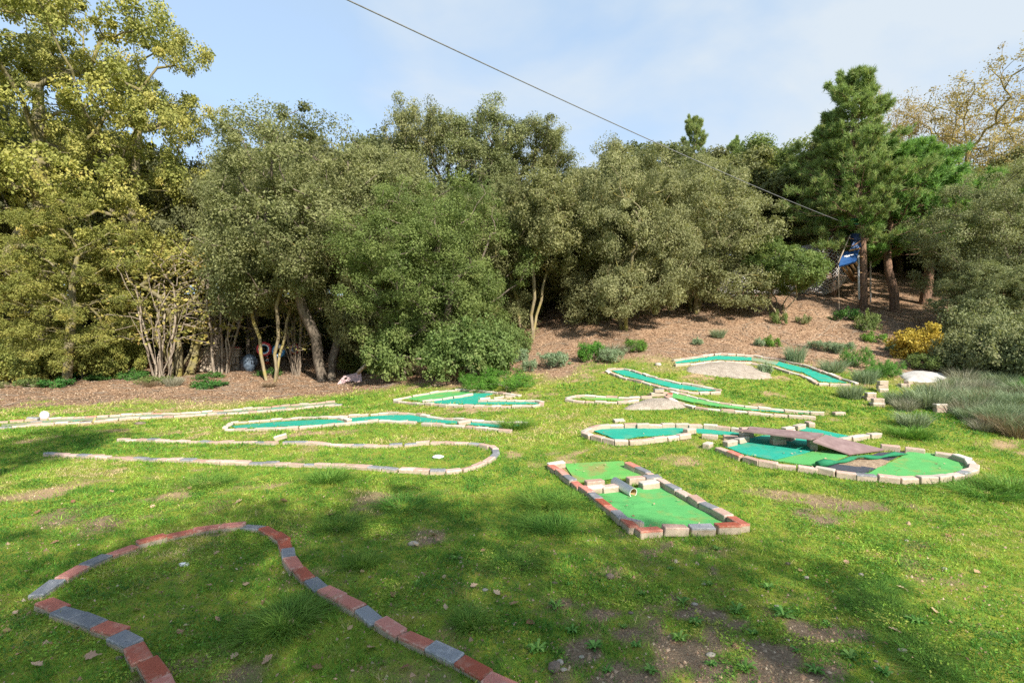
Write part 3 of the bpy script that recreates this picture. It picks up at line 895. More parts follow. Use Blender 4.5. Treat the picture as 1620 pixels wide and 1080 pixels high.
def scatter(y0, y1, dens, ext=1.5, k=1.12):
    A = k * (y1 ** 2 - y0 ** 2) + 2 * ext * (y1 - y0)
    n = int(A * dens)
    y = np.sqrt(rs.uniform(y0 ** 2, y1 ** 2, n)); x = rs.uniform(-1, 1, n) * (k * y + ext)
    return x, y
V, C = [], []
for (y0, y1, dens, hh, ww) in ((1.7, 3.2, 11500, .025, .0046), (3.2, 5.0, 6400, .027, .0065), (5, 8, 3000, .030, .010), (8, 11, 1400, .036, .017), (11, 15, 640, .042, .026)):
    x, y = scatter(y0, y1, dens)
    g, lit, dry = cover(x, y)
    clump = fbm(x * 4.5, y * 4.5, 71, 3); pat = fbm(x * .7, y * .7, 81, 3); pat2 = fbm(x * 2.2, y * 2.2, 87, 3)
    keep = rs.random(len(x)) < np.clip(g * 1.05 + dry * .22 * (1 - lit), .02, 1) * sstep(.18, .55, clump + .12) * (1 - lit * .93)
    keep &= ~poly_mask(x, y)
    keep &= ~foot_mask(x, y)
    x, y, clump, pat, pat2, dry, g = (v[keep] for v in (x, y, clump, pat, pat2, dry, g))
    n = len(x)
    tall = sstep(.55, .75, clump) * .8 + sstep(.56, .72, pat2) * .9
    h = hh * (.38 + rs.gamma(2.0, .18, n)) * (1 + tall * .7)
    yel = np.clip(.34 + (pat - .45) * 1.5 + (pat2 - .5) * .5 + rs.normal(0, .15, n) + (fbm(x * 6, y * 6, 93, 2) - .5) * .9 - tall * .25 + dry * .4 + (1 - g) * .35, 0, 1)
    v, f, c = blades(x, y, h, ww * rs.uniform(.6, 1.5, n), rs.uniform(.2, 1.6, n), yel, rs.random(n), int(y0 * 10))
    V.append(v); C.append(c)
bk = np.array([b for b in BRK if b[1] < 10.5])
rep_ = 46
bx = np.repeat(bk[:, 0], rep_); by = np.repeat(bk[:, 1], rep_); bw = np.repeat(bk[:, 2], rep_); n = len(bx)
al = rs.uniform(-.11, .11, n); ac = rs.choice([-1, 1], n) * rs.uniform(.052, .085, n)
x = bx + np.cos(bw) * al - np.sin(bw) * ac; y = by + np.sin(bw) * al + np.cos(bw) * ac
k = ~poly_mask(x, y) & (fbm(x * 3, y * 3, 55, 2) > .4); x, y = x[k], y[k]; n = len(x)
v, f, c = blades(x, y, rs.uniform(.015, .06, n), np.clip(y * .0016, .004, .014), rs.uniform(.1, .9, n), np.clip(rs.normal(.35, .22, n), 0, 1), rs.random(n), 99)
V.append(v); C.append(c)
V = np.concatenate(V); C = np.concatenate(C)
grass = link('grass', npmesh('grass', V, np.arange(len(V)).reshape(-1, 3), 3, C, False, M['grass']))
tag(grass, 'short sparse grass and moss covering the minigolf lawn', 'grass', None, 'stuff')
print('grass blades', len(V) // 3)

# small broad leaves of clover and moss in patches (stuff), built below with flakes()
# leaf litter flakes (stuff)
def flakes(x, y, size, seed, lift=.012, tilt=.5):
    r = np.random.default_rng(seed); n = len(x)
    z = G(x, y) + r.uniform(.002, lift, n)
    th = r.uniform(0, 2 * np.pi, n)
    nrm = np.stack([r.normal(0, tilt, n), r.normal(0, tilt, n), np.ones(n)], 1); nrm /= np.linalg.norm(nrm, axis=1)[:, None]
    t = np.stack([np.cos(th), np.sin(th), np.zeros(n)], 1)
    t -= nrm * (t * nrm).sum(1)[:, None]; t /= np.linalg.norm(t, axis=1)[:, None]
    b = np.cross(nrm, t); p = np.stack([x, y, z], 1)
    s = (size * r.uniform(.6, 1.4, n))[:, None]
    v = np.stack([p - t * s, p - b * s * .5 + nrm * s * .12, p + t * s, p + b * s * .5 + nrm * s * .12], 1).reshape(-1, 3)
    return v, np.repeat(np.stack([r.random(n), r.random(n), r.random(n), np.ones(n)], 1), 4, 0)
x, y = scatter(1.7, 6.5, 5200, 1.2)
g, lit, dry = cover(x, y)
pt_ = fbm(x * 1.7, y * 1.7, 131, 3)
k = (rs.random(len(x)) < sstep(.46, .62, pt_) * .9 + .06) & (g > .25) & ~poly_mask(x, y) & ~foot_mask(x, y)
x, y = x[k], y[k]
v, c = flakes(x, y, .0085, 77, .026, .55)
sz_ = np.repeat(y, 4) / 3.0
c[:, 0] = np.clip(.45 + (np.repeat(fbm(x * 5, y * 5, 137, 2), 4) - .5) * 1.6 + (c[:, 0] - .5) * .4, 0, 1)
cl_o = link('ground_cover', npmesh('ground_cover', v, np.arange(len(v)).reshape(-1, 4), 4, c, False, M['clover']))
tag(cl_o, 'small clover and moss leaves in patches over the near lawn', 'ground cover', None, 'stuff')
print('clover', len(x))
x, y = scatter(9.5, 24, 330, 2, 1.12)
g, lit, dry = cover(x, y)
k = (rs.random(len(x)) < lit * .9 + .01) & ~poly_mask(x, y)
v1, c1 = flakes(x[k], y[k], .026, 5)
x, y = scatter(1.7, 12, 150)
k = (~poly_mask(x, y)) & (fbm(x * .6, y * .6, 5, 3) > rs.uniform(.3, .6, len(x)))
v2, c2 = flakes(x[k], y[k], .010, 6, .022, .6)
x, y = scatter(4, 14, 14)
k = poly_mask(x, y)
v3, c3 = flakes(x[k], y[k], .017, 8, .012, .35); v3[:, 2] += .026
V = np.concatenate([v1, v2, v3]); C = np.concatenate([c1, c2, c3])
lit_o = link('leaf_litter', npmesh('leaf_litter', V, np.arange(len(V)).reshape(-1, 4), 4, C, False, M['litter']))
tag(lit_o, 'dead brown leaves and crumbs strewn over the hillside and lawn', 'leaf litter', None, 'stuff')
# fallen twigs on the slope and bank (stuff)
x, y = scatter(10.5, 22, 9, 2)
g, lit, dry = cover(x, y)
k = lit > .5; x, y = x[k], y[k]; n = len(x)
th = rs.uniform(0, 6.28, n); ln = rs.gamma(2.5, .10, n) + .08
P0 = np.stack([x, y, G(x, y) + .01], 1); x1 = x + np.cos(th) * ln; y1 = y + np.sin(th) * ln
P1 = np.stack([x1, y1, G(x1, y1) + rs.uniform(.005, .05, n)], 1)
TW = (P0, P1, rs.uniform(.004, .011, n))
# gravel crumbs on the worn earth (stuff)
x, y = scatter(1.7, 5.0, 1300, 1.0)
g, lit, dry = cover(x, y)
k = (rs.random(len(x)) < np.clip(1.02 - g, .05, 1)) & ~poly_mask(x, y)
x, y = x[k], y[k]; n = len(x)
r_ = rs.gamma(1.6, .0026, n) + .0022
p = np.stack([x, y, G(x, y)], 1)
off = np.array([(1, 0, 0), (-.5, .87, 0), (-.5, -.87, 0), (0, 0, 1)])
v = (p[:, None, :] + off[None] * r_[:, None, None] * rs.uniform(.6, 1.3, (n, 4, 3))).reshape(-1, 3)
f = (np.arange(n)[:, None, None] * 4 + np.array([(0, 1, 3), (1, 2, 3), (2, 0, 3)])[None]).reshape(-1, 3)
c = np.repeat(np.stack([rs.uniform(.2, 1, n), rs.random(n), rs.random(n), np.ones(n)], 1), 4, 0)
gr_o = link('gravel', npmesh('gravel', v, f, 3, c, False, M['litter']))
tag(gr_o, 'tiny gravel crumbs on the worn earth of the foreground', 'gravel', None, 'stuff')

# ------------------------------------------------------------------ vegetation builders
def leaves_mesh(name, pos, out, L_, W_, seed, mat, up=.5, rand=.7, hue=None, tri=False, lenvar=.35):
    r = np.random.default_rng(seed); n = len(pos)
    nrm = out * .7 + np.array([0, 0, up]) + r.normal(0, rand, (n, 3))
    nrm /= np.linalg.norm(nrm, axis=1)[:, None] + 1e-9
    t = r.normal(0, 1, (n, 3)); t -= nrm * (t * nrm).sum(1)[:, None]; t /= np.linalg.norm(t, axis=1)[:, None] + 1e-9
    b = np.cross(nrm, t)
    s = r.uniform(1 - lenvar, 1 + lenvar, n)[:, None]
    if tri:
        v = np.stack([pos - t * L_ * s * .5 - b * W_ * s * .5, pos - t * L_ * s * .5 + b * W_ * s * .5, pos + t * L_ * s * .5], 1).reshape(-1, 3); k = 3
    else:
        v = np.stack([pos - t * L_ * s * .5, pos - b * W_ * s * .5 + t * L_ * s * .06, pos + t * L_ * s * .5, pos + b * W_ * s * .5 + t * L_ * s * .06], 1).reshape(-1, 3); k = 4
    h = r.random(n) if hue is None else np.clip(hue + r.normal(0, .10, n), 0, 1)
    c = np.repeat(np.stack([h, r.random(n), r.random(n), np.ones(n)], 1), k, 0)
    return npmesh(name, v, np.arange(len(v)).reshape(-1, k), k, c, False, mat)

def tubes_np(name, P0, P1, R0, R1, mat, sides=5):
    P0, P1 = np.array(P0), np.array(P1); R0, R1 = np.array(R0), np.array(R1)
    d = P1 - P0; l = np.linalg.norm(d, axis=1)[:, None] + 1e-9; d = d / l
    ref = np.where(np.abs(d[:, 2:3]) > .9, np.array([[1., 0, 0]]), np.array([[0, 0, 1.]]))
    u = np.cross(d, ref); u /= np.linalg.norm(u, axis=1)[:, None] + 1e-9
    w_ = np.cross(d, u)
    n = len(P0); a = 2 * np.pi * np.arange(sides) / sides
    ring = u[:, None] * np.cos(a)[None, :, None] + w_[:, None] * np.sin(a)[None, :, None]
    A = P0[:, None] - d[:, None] * R0[:, None, None] * .3 + ring * R0[:, None, None]; B = P1[:, None] + d[:, None] * R1[:, None, None] * .3 + ring * R1[:, None, None]
    v = np.concatenate([A, B], 1).reshape(-1, 3)
    s = np.arange(sides); s2 = (s + 1) % sides
    f = np.stack([s, s2, s2 + sides, s + sides], 1)
    f = (np.arange(n)[:, None, None] * 2 * sides + f[None]).reshape(-1, 4)
    return npmesh(name, v, f, 4, None, True, mat)

tw_o = link('fallen_twigs', tubes_np('fallen_twigs', TW[0], TW[1], TW[2], TW[2] * .6, M['twig'], 4))
tag(tw_o, 'dead twigs scattered over the leaf litter of the slope', 'twigs', None, 'stuff')

def grow(rng, trunks, targets, r_trunk, r_tip, wander=.11, pathw=.25, power=.42):
    """branches from trunk polylines to every target; returns edge arrays"""
    nodes, par, plen = [], [], []
    for T in trunks:
        prev = -1
        for k, p in enumerate(T):
            nodes.append(np.array(p, float)); par.append(prev)
            plen.append(0 if prev < 0 else plen[prev] + np.linalg.norm(nodes[prev] - nodes[-1])); prev = len(nodes) - 1
    ntr = len(nodes)
    c0 = np.mean([T[-1] for T in trunks], 0)
    low = min(T[max(0, len(T) // 2)][2] for T in trunks)
    order = np.argsort(np.linalg.norm(targets - c0, axis=1))
    roots = {k for k in range(ntr) if par[k] < 0}
    cap = len(nodes) + 4 * len(targets) + 10
    A = np.zeros((cap, 3)); A[:ntr] = nodes; PL = np.zeros(cap); PL[:ntr] = plen; ok = np.zeros(cap, bool)
    for k in range(ntr): ok[k] = nodes[k][2] >= low * .8
    cnt = ntr
    for i in order:
        t = targets[i]
        d = np.linalg.norm(A[:cnt] - t, axis=1)
        cost = d + pathw * PL[:cnt] + np.where(A[:cnt, 2] > t[2] + .25, 1.2, 0) + np.where(ok[:cnt], 0, 50)
        j = int(np.argmin(cost))
        m = min(3, int(d[j] / .6))
        prev = j
        for s in range(1, m + 1):
            f = s / (m + 1)
            p = A[j] * (1 - f) + t * f + rng.normal(0, wander * min(1, d[j]) * .6, 3); p[2] += .12 * d[j] * f * (1 - f)
            A[cnt] = p; par.append(prev); PL[cnt] = PL[prev] + np.linalg.norm(p - A[prev]); ok[cnt] = True; prev = cnt; cnt += 1
        A[cnt] = t; par.append(prev); PL[cnt] = PL[prev] + np.linalg.norm(t - A[prev]); ok[cnt] = True; cnt += 1
    w_ = np.ones(cnt) * .0
    for k in range(ntr, cnt): w_[k] += 1
    for k in range(cnt - 1, -1, -1):
        if par[k] >= 0: w_[par[k]] += w_[k]
    rad = r_tip * np.maximum(w_, 1) ** power
    mx = rad[:ntr].max(); rad = np.where(rad > r_tip * 2, r_tip * 2 + (rad - r_tip * 2) * (r_trunk - r_tip * 2) / max(mx - r_tip * 2, 1e-6), rad)
    P0, P1, R0, R1 = [], [], [], []
    for k in range(cnt):
        if par[k] < 0: continue
        P0.append(A[par[k]]); P1.append(A[k]); R1.append(rad[k])
        R0.append(min(rad[par[k]], rad[k] * (1.35 if k >= ntr else 1.2)))
    return P0, P1, R0, R1

def sph(rng, n):
    v = rng.normal(0, 1, (n, 3)); return v / np.linalg.norm(v, axis=1)[:, None]

def clumps(rng, lobes, n, inner=.45):
    Lb = np.array(lobes, float)
    area = (Lb[:, 3] * Lb[:, 4] + Lb[:, 3] * Lb[:, 5] + Lb[:, 4] * Lb[:, 5])
    pts, outs = [], []
    while len(pts) < n:
        k = rng.choice(len(Lb), p=area / area.sum())
        d = sph(rng, 1)[0]
        f = inner + (1 - inner) * rng.random() ** .45
        if rng.random() < .14: f *= rng.uniform(1.05, 1.15)
        p = Lb[k, :3] + d * Lb[k, 3:6] * f
        q = (p - Lb[:, :3]) / Lb[:, 3:6]
        q = np.linalg.norm(q, axis=1); q[k] = 9
        if q.min() < .7 and rng.random() < .85: continue
        if p[2] < .25: continue
        pts.append(p); outs.append(d)
    return np.array(pts), np.array(outs)

def leafpos(rng, cen, out, nleaf, cr, flat=.75):
    n = len(cen)
    k = rng.poisson(nleaf, n)
    idx = np.repeat(np.arange(n), k)
    sz = np.where(rng.random(n) < .25, rng.uniform(.35, .7, n), rng.uniform(.75, 1.35, n))[idx]
    off = sph(rng, len(idx)) * (rng.random(len(idx)) ** .42)[:, None]; off *= (cr * sz)[:, None] * np.array([1, 1, flat])
    o = out[idx] * .55 + off / (cr + 1e-6) * .9
    o /= np.linalg.norm(o, axis=1)[:, None] + 1e-9
    return cen[idx] + off, o, idx

def dome_lobes(rng, n, R_, zc, hz, skirt=0.0, rl=(.28, .42)):
    n = int(n * 1.5)
    Lb = [(0, 0, zc, R_ * .5, R_ * .5, hz * .5)]
    for k in range(n):
        a = 2 * np.pi * (k + rng.uniform(-.3, .3)) * .618
        e = rng.uniform(-.75 - skirt, .95)
        cr_ = math.sqrt(max(.55 if e < 0 else 0, 1 - min(1, e * e)))
        s = rng.uniform(*rl)
        k_ = rng.uniform(.58, .76)
        Lb.append((math.cos(a) * cr_ * R_ * k_, math.sin(a) * cr_ * R_ * k_, zc + e * hz * .72, R_ * s, R_ * s, R_ * s * rng.uniform(.7, .95)))
    return Lb

PROTO = {}; DIM = {}
def dims(me):
    v = np.zeros(len(me.vertices) * 3, np.float32); me.vertices.foreach_get('co', v); v = v.reshape(-1, 3)
    lo, hi = np.percentile(v, .5, 0), np.percentile(v, 99.5, 0)
    return (hi[0] - lo[0] + hi[1] - lo[1]) / 2, hi[2], (hi[:2] + lo[:2]) / 2

def pplant(key, name, label, cat, base, topy, wide, rz=0, group=None, leafm=None, barkm=None, zmax=9):
    """stand a plant at ground point base, as tall as the photo's pixel row topy and about wide pixels across"""
    w0, h0, c0 = DIM[key]
    sz = (zat(topy, base.y) - base.z) / h0
    sx = wide / 810 * base.y / w0
    return plant(key, name, label, cat, base, rz, (sx, sx, min(sz, zmax)), group, leafm, barkm)
def broadleaf(key, seed, H_, R_, zc, hz, nl, nc, nleaf, cr, Ls, Ws, leafm, barkm, stems=1, spread=.4, rt=.2, skirt=0, lobes=None, inner=.45, tri=False, hue=True, tip=.008, trunk_h=.45):
    rng = np.random.default_rng(seed)
    Lb = lobes or dome_lobes(rng, nl, R_, zc, hz, skirt)
    cen, out = clumps(rng, Lb, nc, inner)
    trunks = []
    for s in range(stems):
        a = rng.uniform(0, 6.28) if stems == 1 else 6.28 * s / stems + rng.uniform(-.4, .4)
        rr = 0 if stems == 1 else rng.uniform(.1, .25)
        T = []
        for k in range(6):
            f = k / 5
            ln = spread * R_ * f ** 1.3
            T.append((math.cos(a) * (rr + ln) + rng.normal(0, .06) * (k > 0), math.sin(a) * (rr + ln) + rng.normal(0, .06) * (k > 0), -.15 + (zc * trunk_h * 1.6 + .15) * f))
        trunks.append(T)
    e = grow(rng, trunks, cen, rt, tip)
    tm = tubes_np(key + '_trunk', *e, barkm, 6)
    pos, o, idx = leafpos(rng, cen, out, nleaf, cr)
    hv = None
    if hue:
        hv = np.clip(.42 + rng.normal(0, .16, len(cen))[idx], 0, 1)
    cm = leaves_mesh(key + '_crown', pos, o, Ls, Ws, seed + 1, leafm, hue=hv, tri=tri)
    PROTO[key] = (tm, cm)
    DIM[key] = dims(cm)

def plant(key, name, label, cat, loc, rz=0., sc=1., group=None, leafm=None, barkm=None, parts=('trunk', 'crown'), sink=0.):
    t = thing(name, label, cat, Vector(loc) - Vector((0, 0, sink)), rz, group, sc)
    tm, cm = PROTO[key]
    for nm, me, mt in ((parts[0], tm, barkm), (parts[1], cm, leafm)):
        if me is None: continue
        o = link(nm, me, t)
        if mt is not None:
            o.material_slots[0].link = 'OBJECT'; o.material_slots[0].material = mt
    return t

broadleaf('holmA', 101, 8, 4.1, 4.9, 3.9, 22, 720, 260, .46, .075, .046, M['holm'], M['bark'], stems=2, spread=.25, rt=.19, skirt=.4, tri=True)
broadleaf('holmB', 102, 6.5, 3.3, 3.4, 3.1, 18, 600, 250, .40, .07, .043, M['holm'], M['bark_moss'], stems=3, spread=.3, rt=.10, skirt=.45, tri=True)
broadleaf('holmC', 103, 5.5, 2.4, 3.6, 2.1, 12, 320, 170, .36, .08, .05, M['holm'], M['bark_pale'], stems=3, spread=.28, rt=.065, skirt=-.1, trunk_h=.42, tri=True)
broadleaf('holmD', 113, 8, 3.9, 5.5, 3.3, 20, 580, 250, .46, .075, .046, M['holm'], M['bark'], stems=2, spread=.3, rt=.17, skirt=-.1, tri=True)
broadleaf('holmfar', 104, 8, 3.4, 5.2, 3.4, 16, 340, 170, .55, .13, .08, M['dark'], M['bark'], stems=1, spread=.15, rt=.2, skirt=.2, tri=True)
broadleaf('tallA', 105, 11, 2.6, 8.2, 3.0, 10, 280, 150, .42, .085, .055, M['holm'], M['bark'], stems=2, spread=.35, rt=.16, inner=.3, trunk_h=.5, tri=True)
rg = np.random.default_rng(8)
sml = [(0, 0, 1.9, .95, .95, .85)] + [(math.cos(k * 2.4) * .75, math.sin(k * 2.4) * .75, 1.85 + rg.uniform(-.5, .6), .6, .6, .5) for k in range(11)]
broadleaf('small', 106, 2.9, 1.35, 2.05, .95, 9, 210, 160, .24, .065, .04, M['holm'], M['bark_pale'], stems=4, spread=.3, rt=.032, lobes=sml, tip=.004, trunk_h=.3, tri=True)
# yellow-green oak: layered, with gaps
oakl = []
rg = np.random.default_rng(5)
for k in range(30):
    z = 2.2 + 10.5 * (k / 29)
    a = k * 2.4
    rr = (2.2 + 2.4 * math.sin(min(1, (z - 1) / 8) * 2.2)) * rg.uniform(.55, 1.0)
    oakl.append((math.cos(a) * rr, math.sin(a) * rr, z, rg.uniform(1.2, 1.9), rg.uniform(1.2, 1.9), rg.uniform(.55, .95)))
broadleaf('oak', 107, 13, 4.5, 7, 5, 0, 600, 140, .42, .11, .07, M['oak'], M['bark_moss'], stems=1, spread=.12, rt=.33, lobes=oakl, inner=.2, tip=.007, trunk_h=.85)
aut = [(math.cos(k * 2.4) * (1.0 + .12 * k), math.sin(k * 2.4) * (1.0 + .12 * k), 3.4 + .42 * k, 1.3, 1.3, 1.0) for k in range(14)]
broadleaf('autumn', 108, 9, 3, 5.5, 3, 0, 520, 36, .40, .08, .05, M['autumn'], M['bark_gold'], stems=1, spread=.1, rt=.10, lobes=aut, inner=.1, tip=.007, trunk_h=.8)

def pine(key, seed, H_, R_, zlo, whorls, tuftn, leafm):
    rng = np.random.default_rng(seed)
    P0, P1, R0, R1 = [], [], [], []
    bend = rng.normal(0, .12, (9, 2)).cumsum(0)
    def tr(z):
        f = z / H_ * 8; k = min(7, int(max(0, f)))
        b = bend[k] * (1 - (f - k)) + bend[k + 1] * (f - k) - bend[0]
        return np.array([b[0], b[1], z])
    zs = np.linspace(-.2, H_ * .97, 16)
    for a, b in zip(zs, zs[1:]):
        P0.append(tr(a)); P1.append(tr(b)); R0.append(.20 * (1 - a / H_) ** .8 + .015); R1.append(.20 * (1 - b / H_) ** .8 + .015)
    tips, outs = [], []
    for w_ in range(whorls):
        z = zlo + (H_ - zlo) * (w_ / (whorls - 1)) ** .9
        f = (z - zlo) / (H_ - zlo)
        ln = R_ * (1 - f) ** .75 * (.55 + .45 * min(1, f * 4 + .4)) + .25
        for b in range(rng.integers(5, 8)):
            a = rng.uniform(0, 6.28); l = ln * rng.uniform(.4, 1.25)
            base = tr(min(z, H_ * .98)); rise = rng.uniform(-.2, .45) + .5 * f
            prev = base; segs = 4
            for s in range(1, segs + 1):
                q = s / segs
                p = base + np.array([math.cos(a) * l * q, math.sin(a) * l * q, l * rise * q - .18 * l * q * (1 - q)]) + rng.normal(0, .05, 3)
                P0.append(prev); P1.append(p); R0.append(.032 * (1 - q * .8) * l / R_ + .009); R1.append(.028 * (1 - q * .85) * l / R_ + .006)
                if q > .3:
                    for m in range(int(2 + 5 * q)):
                        aa = a + rng.choice([-1, 1]) * rng.uniform(.3, 1.3); sl = l * .34 * rng.uniform(.4, 1.1) * (1.25 - q * .6) + .1
                        tp = p + np.array([math.cos(aa) * sl, math.sin(aa) * sl, rng.uniform(.02, .3) * sl + .08])
                        P0.append(p); P1.append(tp); R0.append(.010); R1.append(.005)
                        tips += [tp, (tp + p) / 2]; outs += [np.array([math.cos(aa), math.sin(aa), .9])] * 2
                prev = p
    tips.append(tr(H_ * .97) + np.array([0, 0, .2])); outs.append(np.array([0, 0, 1.]))
    tips = np.array(tips); outs = np.array(outs); outs /= np.linalg.norm(outs, axis=1)[:, None]
    tm = tubes_np(key + '_trunk', P0, P1, R0, R1, M['bark_pine'], 6)
    n = len(tips); idx = np.repeat(np.arange(n), tuftn); m = len(idx)
    d = outs[idx] * .9 + rng.normal(0, .62, (m, 3)); d /= np.linalg.norm(d, axis=1)[:, None]
    st = tips[idx] + rng.normal(0, .05, (m, 3))
    ln = rng.uniform(.11, .25, m)[:, None]
    sd_ = np.cross(d, rng.normal(0, 1, (m, 3))); sd_ /= np.linalg.norm(sd_, axis=1)[:, None] + 1e-9
    v = np.stack([st - sd_ * .016, st + sd_ * .016, st + d * ln], 1).reshape(-1, 3)
    h = np.clip(.45 + rng.normal(0, .17, n)[idx] + rng.normal(0, .12, m), 0, 1)
    c = np.repeat(np.stack([h, rng.random(m), rng.random(m), np.ones(m)], 1), 3, 0)
    cm = npmesh(key + '_crown', v, np.arange(len(v)).reshape(-1, 3), 3, c, False, leafm)
    PROTO[key] = (tm, cm); DIM[key] = dims(cm)
    print(key, 'needles', m)
pine('pineA', 201, 9.8, 2.6, 3.0, 19, 26, M['needle'])
pine('pineB', 202, 6.5, 2.7, 2.4, 11, 32, M['needle'])

def bush(key, seed, H_, R_, nc, nleaf, cr, Ls, Ws, leafm, twigm=None, up=.5, spike=0.0):
    rng = np.random.default_rng(seed)
    Lb = [(0, 0, H_ * .42, R_ * .75, R_ * .75, H_ * .45)] + [(math.cos(k * 2.4) * R_ * .55, math.sin(k * 2.4) * R_ * .55, H_ * rng.uniform(.25, .62), R_ * rng.uniform(.3, .5), R_ * rng.uniform(.3, .5), H_ * rng.uniform(.25, .4)) for k in range(6)]
    pts, outs = [], []
    Lb = np.array(Lb)
    while len(pts) < nc:
        k = rng.integers(len(Lb)); d = sph(rng, 1)[0]; p = Lb[k, :3] + d * Lb[k, 3:6] * (.3 + .7 * rng.random() ** .5)
        if p[2] > .02: pts.append(p); outs.append(d)
    cen, out = np.array(pts), np.array(outs)
    pos, o, idx = leafpos(rng, cen, out, nleaf, cr, .9)
    pos[:, 2] = np.maximum(pos[:, 2], .01)
    cm = leaves_mesh(key + '_leaf', pos, o, Ls, Ws, seed, leafm, up, .7, np.clip(.45 + rng.normal(0, .18, len(cen))[idx], 0, 1))
    tm = None
    if twigm:
        T = [[(0, 0, -.05), (0, 0, H_ * .12)]]
        e = grow(rng, T, cen[rng.permutation(nc)[:min(nc, 70)]], .02 * R_ / .6, .003, .1, .1)
        tm = tubes_np(key + '_twigs', *e, twigm, 4)
    PROTO[key] = (tm, cm)

def spiky(key, seed, H_, R_, n, wid, mat, lean=.55, droop=0., kinks=2):
    """wiry tuft of stems: grass tuft, lavender, broom"""
    rng = np.random.default_rng(seed)
    a = rng.uniform(0, 6.28, n); r0 = R_ * .45 * np.sqrt(rng.random(n)); hh = H_ * rng.uniform(.45, 1.1, n)
    base = np.stack([np.cos(a) * r0, np.sin(a) * r0, np.full(n, -.01)], 1)
    aa = a + rng.normal(0, .7, n); ln = lean * R_ * rng.uniform(.2, 1.3, n)
    mid = base + np.stack([np.cos(aa) * ln * .4, np.sin(aa) * ln * .4, hh * .62], 1)
    tip = base + np.stack([np.cos(aa) * ln, np.sin(aa) * ln, hh * (1 - droop * rng.random(n))], 1)
    th = rng.uniform(0, 6.28, n); u = np.stack([np.cos(th), np.sin(th), np.zeros(n)], 1) * wid / 2
    v = np.stack([base - u, base + u, mid + u * .75, mid - u * .75, tip], 1).reshape(-1, 3)
    k = np.arange(n) * 5
    f = np.concatenate([np.stack([k, k + 1, k + 2], 1), np.stack([k, k + 2, k + 3], 1), np.stack([k + 3, k + 2, k + 4], 1)])
    h = np.clip(rng.normal(.5, .2, n), 0, 1)
    c = np.repeat(np.stack([h, rng.random(n), rng.random(n), np.ones(n)], 1), 5, 0)
    PROTO[key] = (None, npmesh(key, v, f, 3, c, False, mat))

bush('bushleaf', 301, .8, .75, 110, 60, .13, .05, .028, M['silver'], M['twig'])
bush('bushgold', 302, 1.15, .95, 150, 55, .15, .075, .05, M['gold'], M['twig'])
bush('bushlush', 303, .75, .95, 170, 75, .12, .045, .014, M['lush'], M['twig'], .9)
bush('bushbig', 304, 1.8, 1.5, 240, 80, .24, .08, .045, M['holm_green'], M['twig'])
bush('bushlow', 305, .35, .5, 60, 40, .09, .045, .028, M['deepgreen'], M['twig'])
bush('bramble', 306, .5, .85, 80, 34, .14, .06, .042, M['deepgreen'], M['twig'])
spiky('broom', 401, .62, .6, 620, .011, M['broom'])
spiky('greybrush', 402, .5, .65, 560, .010, M['greybrush'], .8)
spiky('brownbrush', 403, .38, .7, 560, .011, M['brownbrush'], 1.0)
spiky('tuft', 404, .12, .22, 620, .004, M['tuft'], .8, .3)
spiky('tuft2', 405, .08, .28, 620, .0045, M['tuft'], .8, .4)

# ------------------------------------------------------------------ trees
T_ = 'tree'
# left oaks
pplant('oak', 'oak_tree', 'tall yellow-green oak with grey trunk at the far left', T_, gp(75, 592), -40, 430, .4)
pplant('oak', 'oak_tree', 'second yellow-green oak standing just behind the tall left oak', T_, at(-60, 21), -60, 420, 2.2, None, M['oak_green'])
pplant('oak', 'oak_tree', 'oak with sparse yellow leaves right of the tall left oak', T_, at(200, 20.5), 60, 290, 4.0)
pplant('oak', 'oak_tree', 'low greenish oak leaning over the bank right of the tall left oak', T_, at(105, 16.8), 330, 210, 5.0, None, M['oak_green'])
# centre-left holm oaks
pplant('holmD', 'holm_oak', 'broad holm oak with leaning grey trunk above the pink board', T_, gp(520, 602), 212, 330, .9)
pplant('holmA', 'holm_oak', 'dense round holm oak sweeping to the ground behind the fallen branch', T_, at(690, 16.0), 300, 270, 2.6, None, M['holm_green'])
pplant('holmC', 'holm_oak', 'holm oak on thin mossy stems beside the painted tyres', T_, at(432, 17.6), 345, 180, 1.1)
pplant('holmB', 'holm_oak', 'holm oak filling the gap behind the broad holm oak', T_, at(605, 19.0), 240, 190, 3.3)
pplant('holmD', 'holm_oak', 'leafy holm oak left of the broad holm oak under the skyline', T_, at(400, 21), 240, 170, 5.3, None, M['holm'])
# middle
pplant('holmC', 'holm_oak', 'upright holm oak with pale forked stems in the middle of the wood edge', T_, gp(838, 540), 288, 190, .6)
pplant('holmB', 'holm_oak', 'shady holm oak behind the pale forked stems', T_, at(905, 20.0), 296, 200, 4.4)
pplant('holmB', 'holm_oak', 'shaded holm oak between the round holm oak and the pale forked stems', T_, at(770, 19.0), 290, 190, 1.4)
pplant('holmB', 'holm_oak', 'silvery holm oak with a mossy trunk left of the net tunnel', T_, gp(988, 520), 238, 205, 5.2, None, M['holm_grey'])
pplant('holmB', 'holm_oak', 'silvery holm oak hanging low over the left end of the net tunnel', T_, gp(1098, 494), 252, 225, 2.2, None, M['holm_grey'])
pplant('tallA', 'holm_oak', 'slim tall holm oak rising above the wood left of centre', T_, at(676, 24), 166, 125, .3)
pplant('tallA', 'holm_oak', 'spreading tall holm oak with sky through its crown above the wood', T_, at(760, 23.5), 176, 140, 1.9)
pplant('tallA', 'holm_oak', 'open tall holm oak right of its taller neighbour above the wood', T_, at(845, 24.5), 198, 135, 3.7)
pplant('small', 'young_holm_oak', 'small round holm oak on pale stems alone on the bare slope', T_, gp(1235, 504), 378, 118, .3, None, M['holm_bright'])
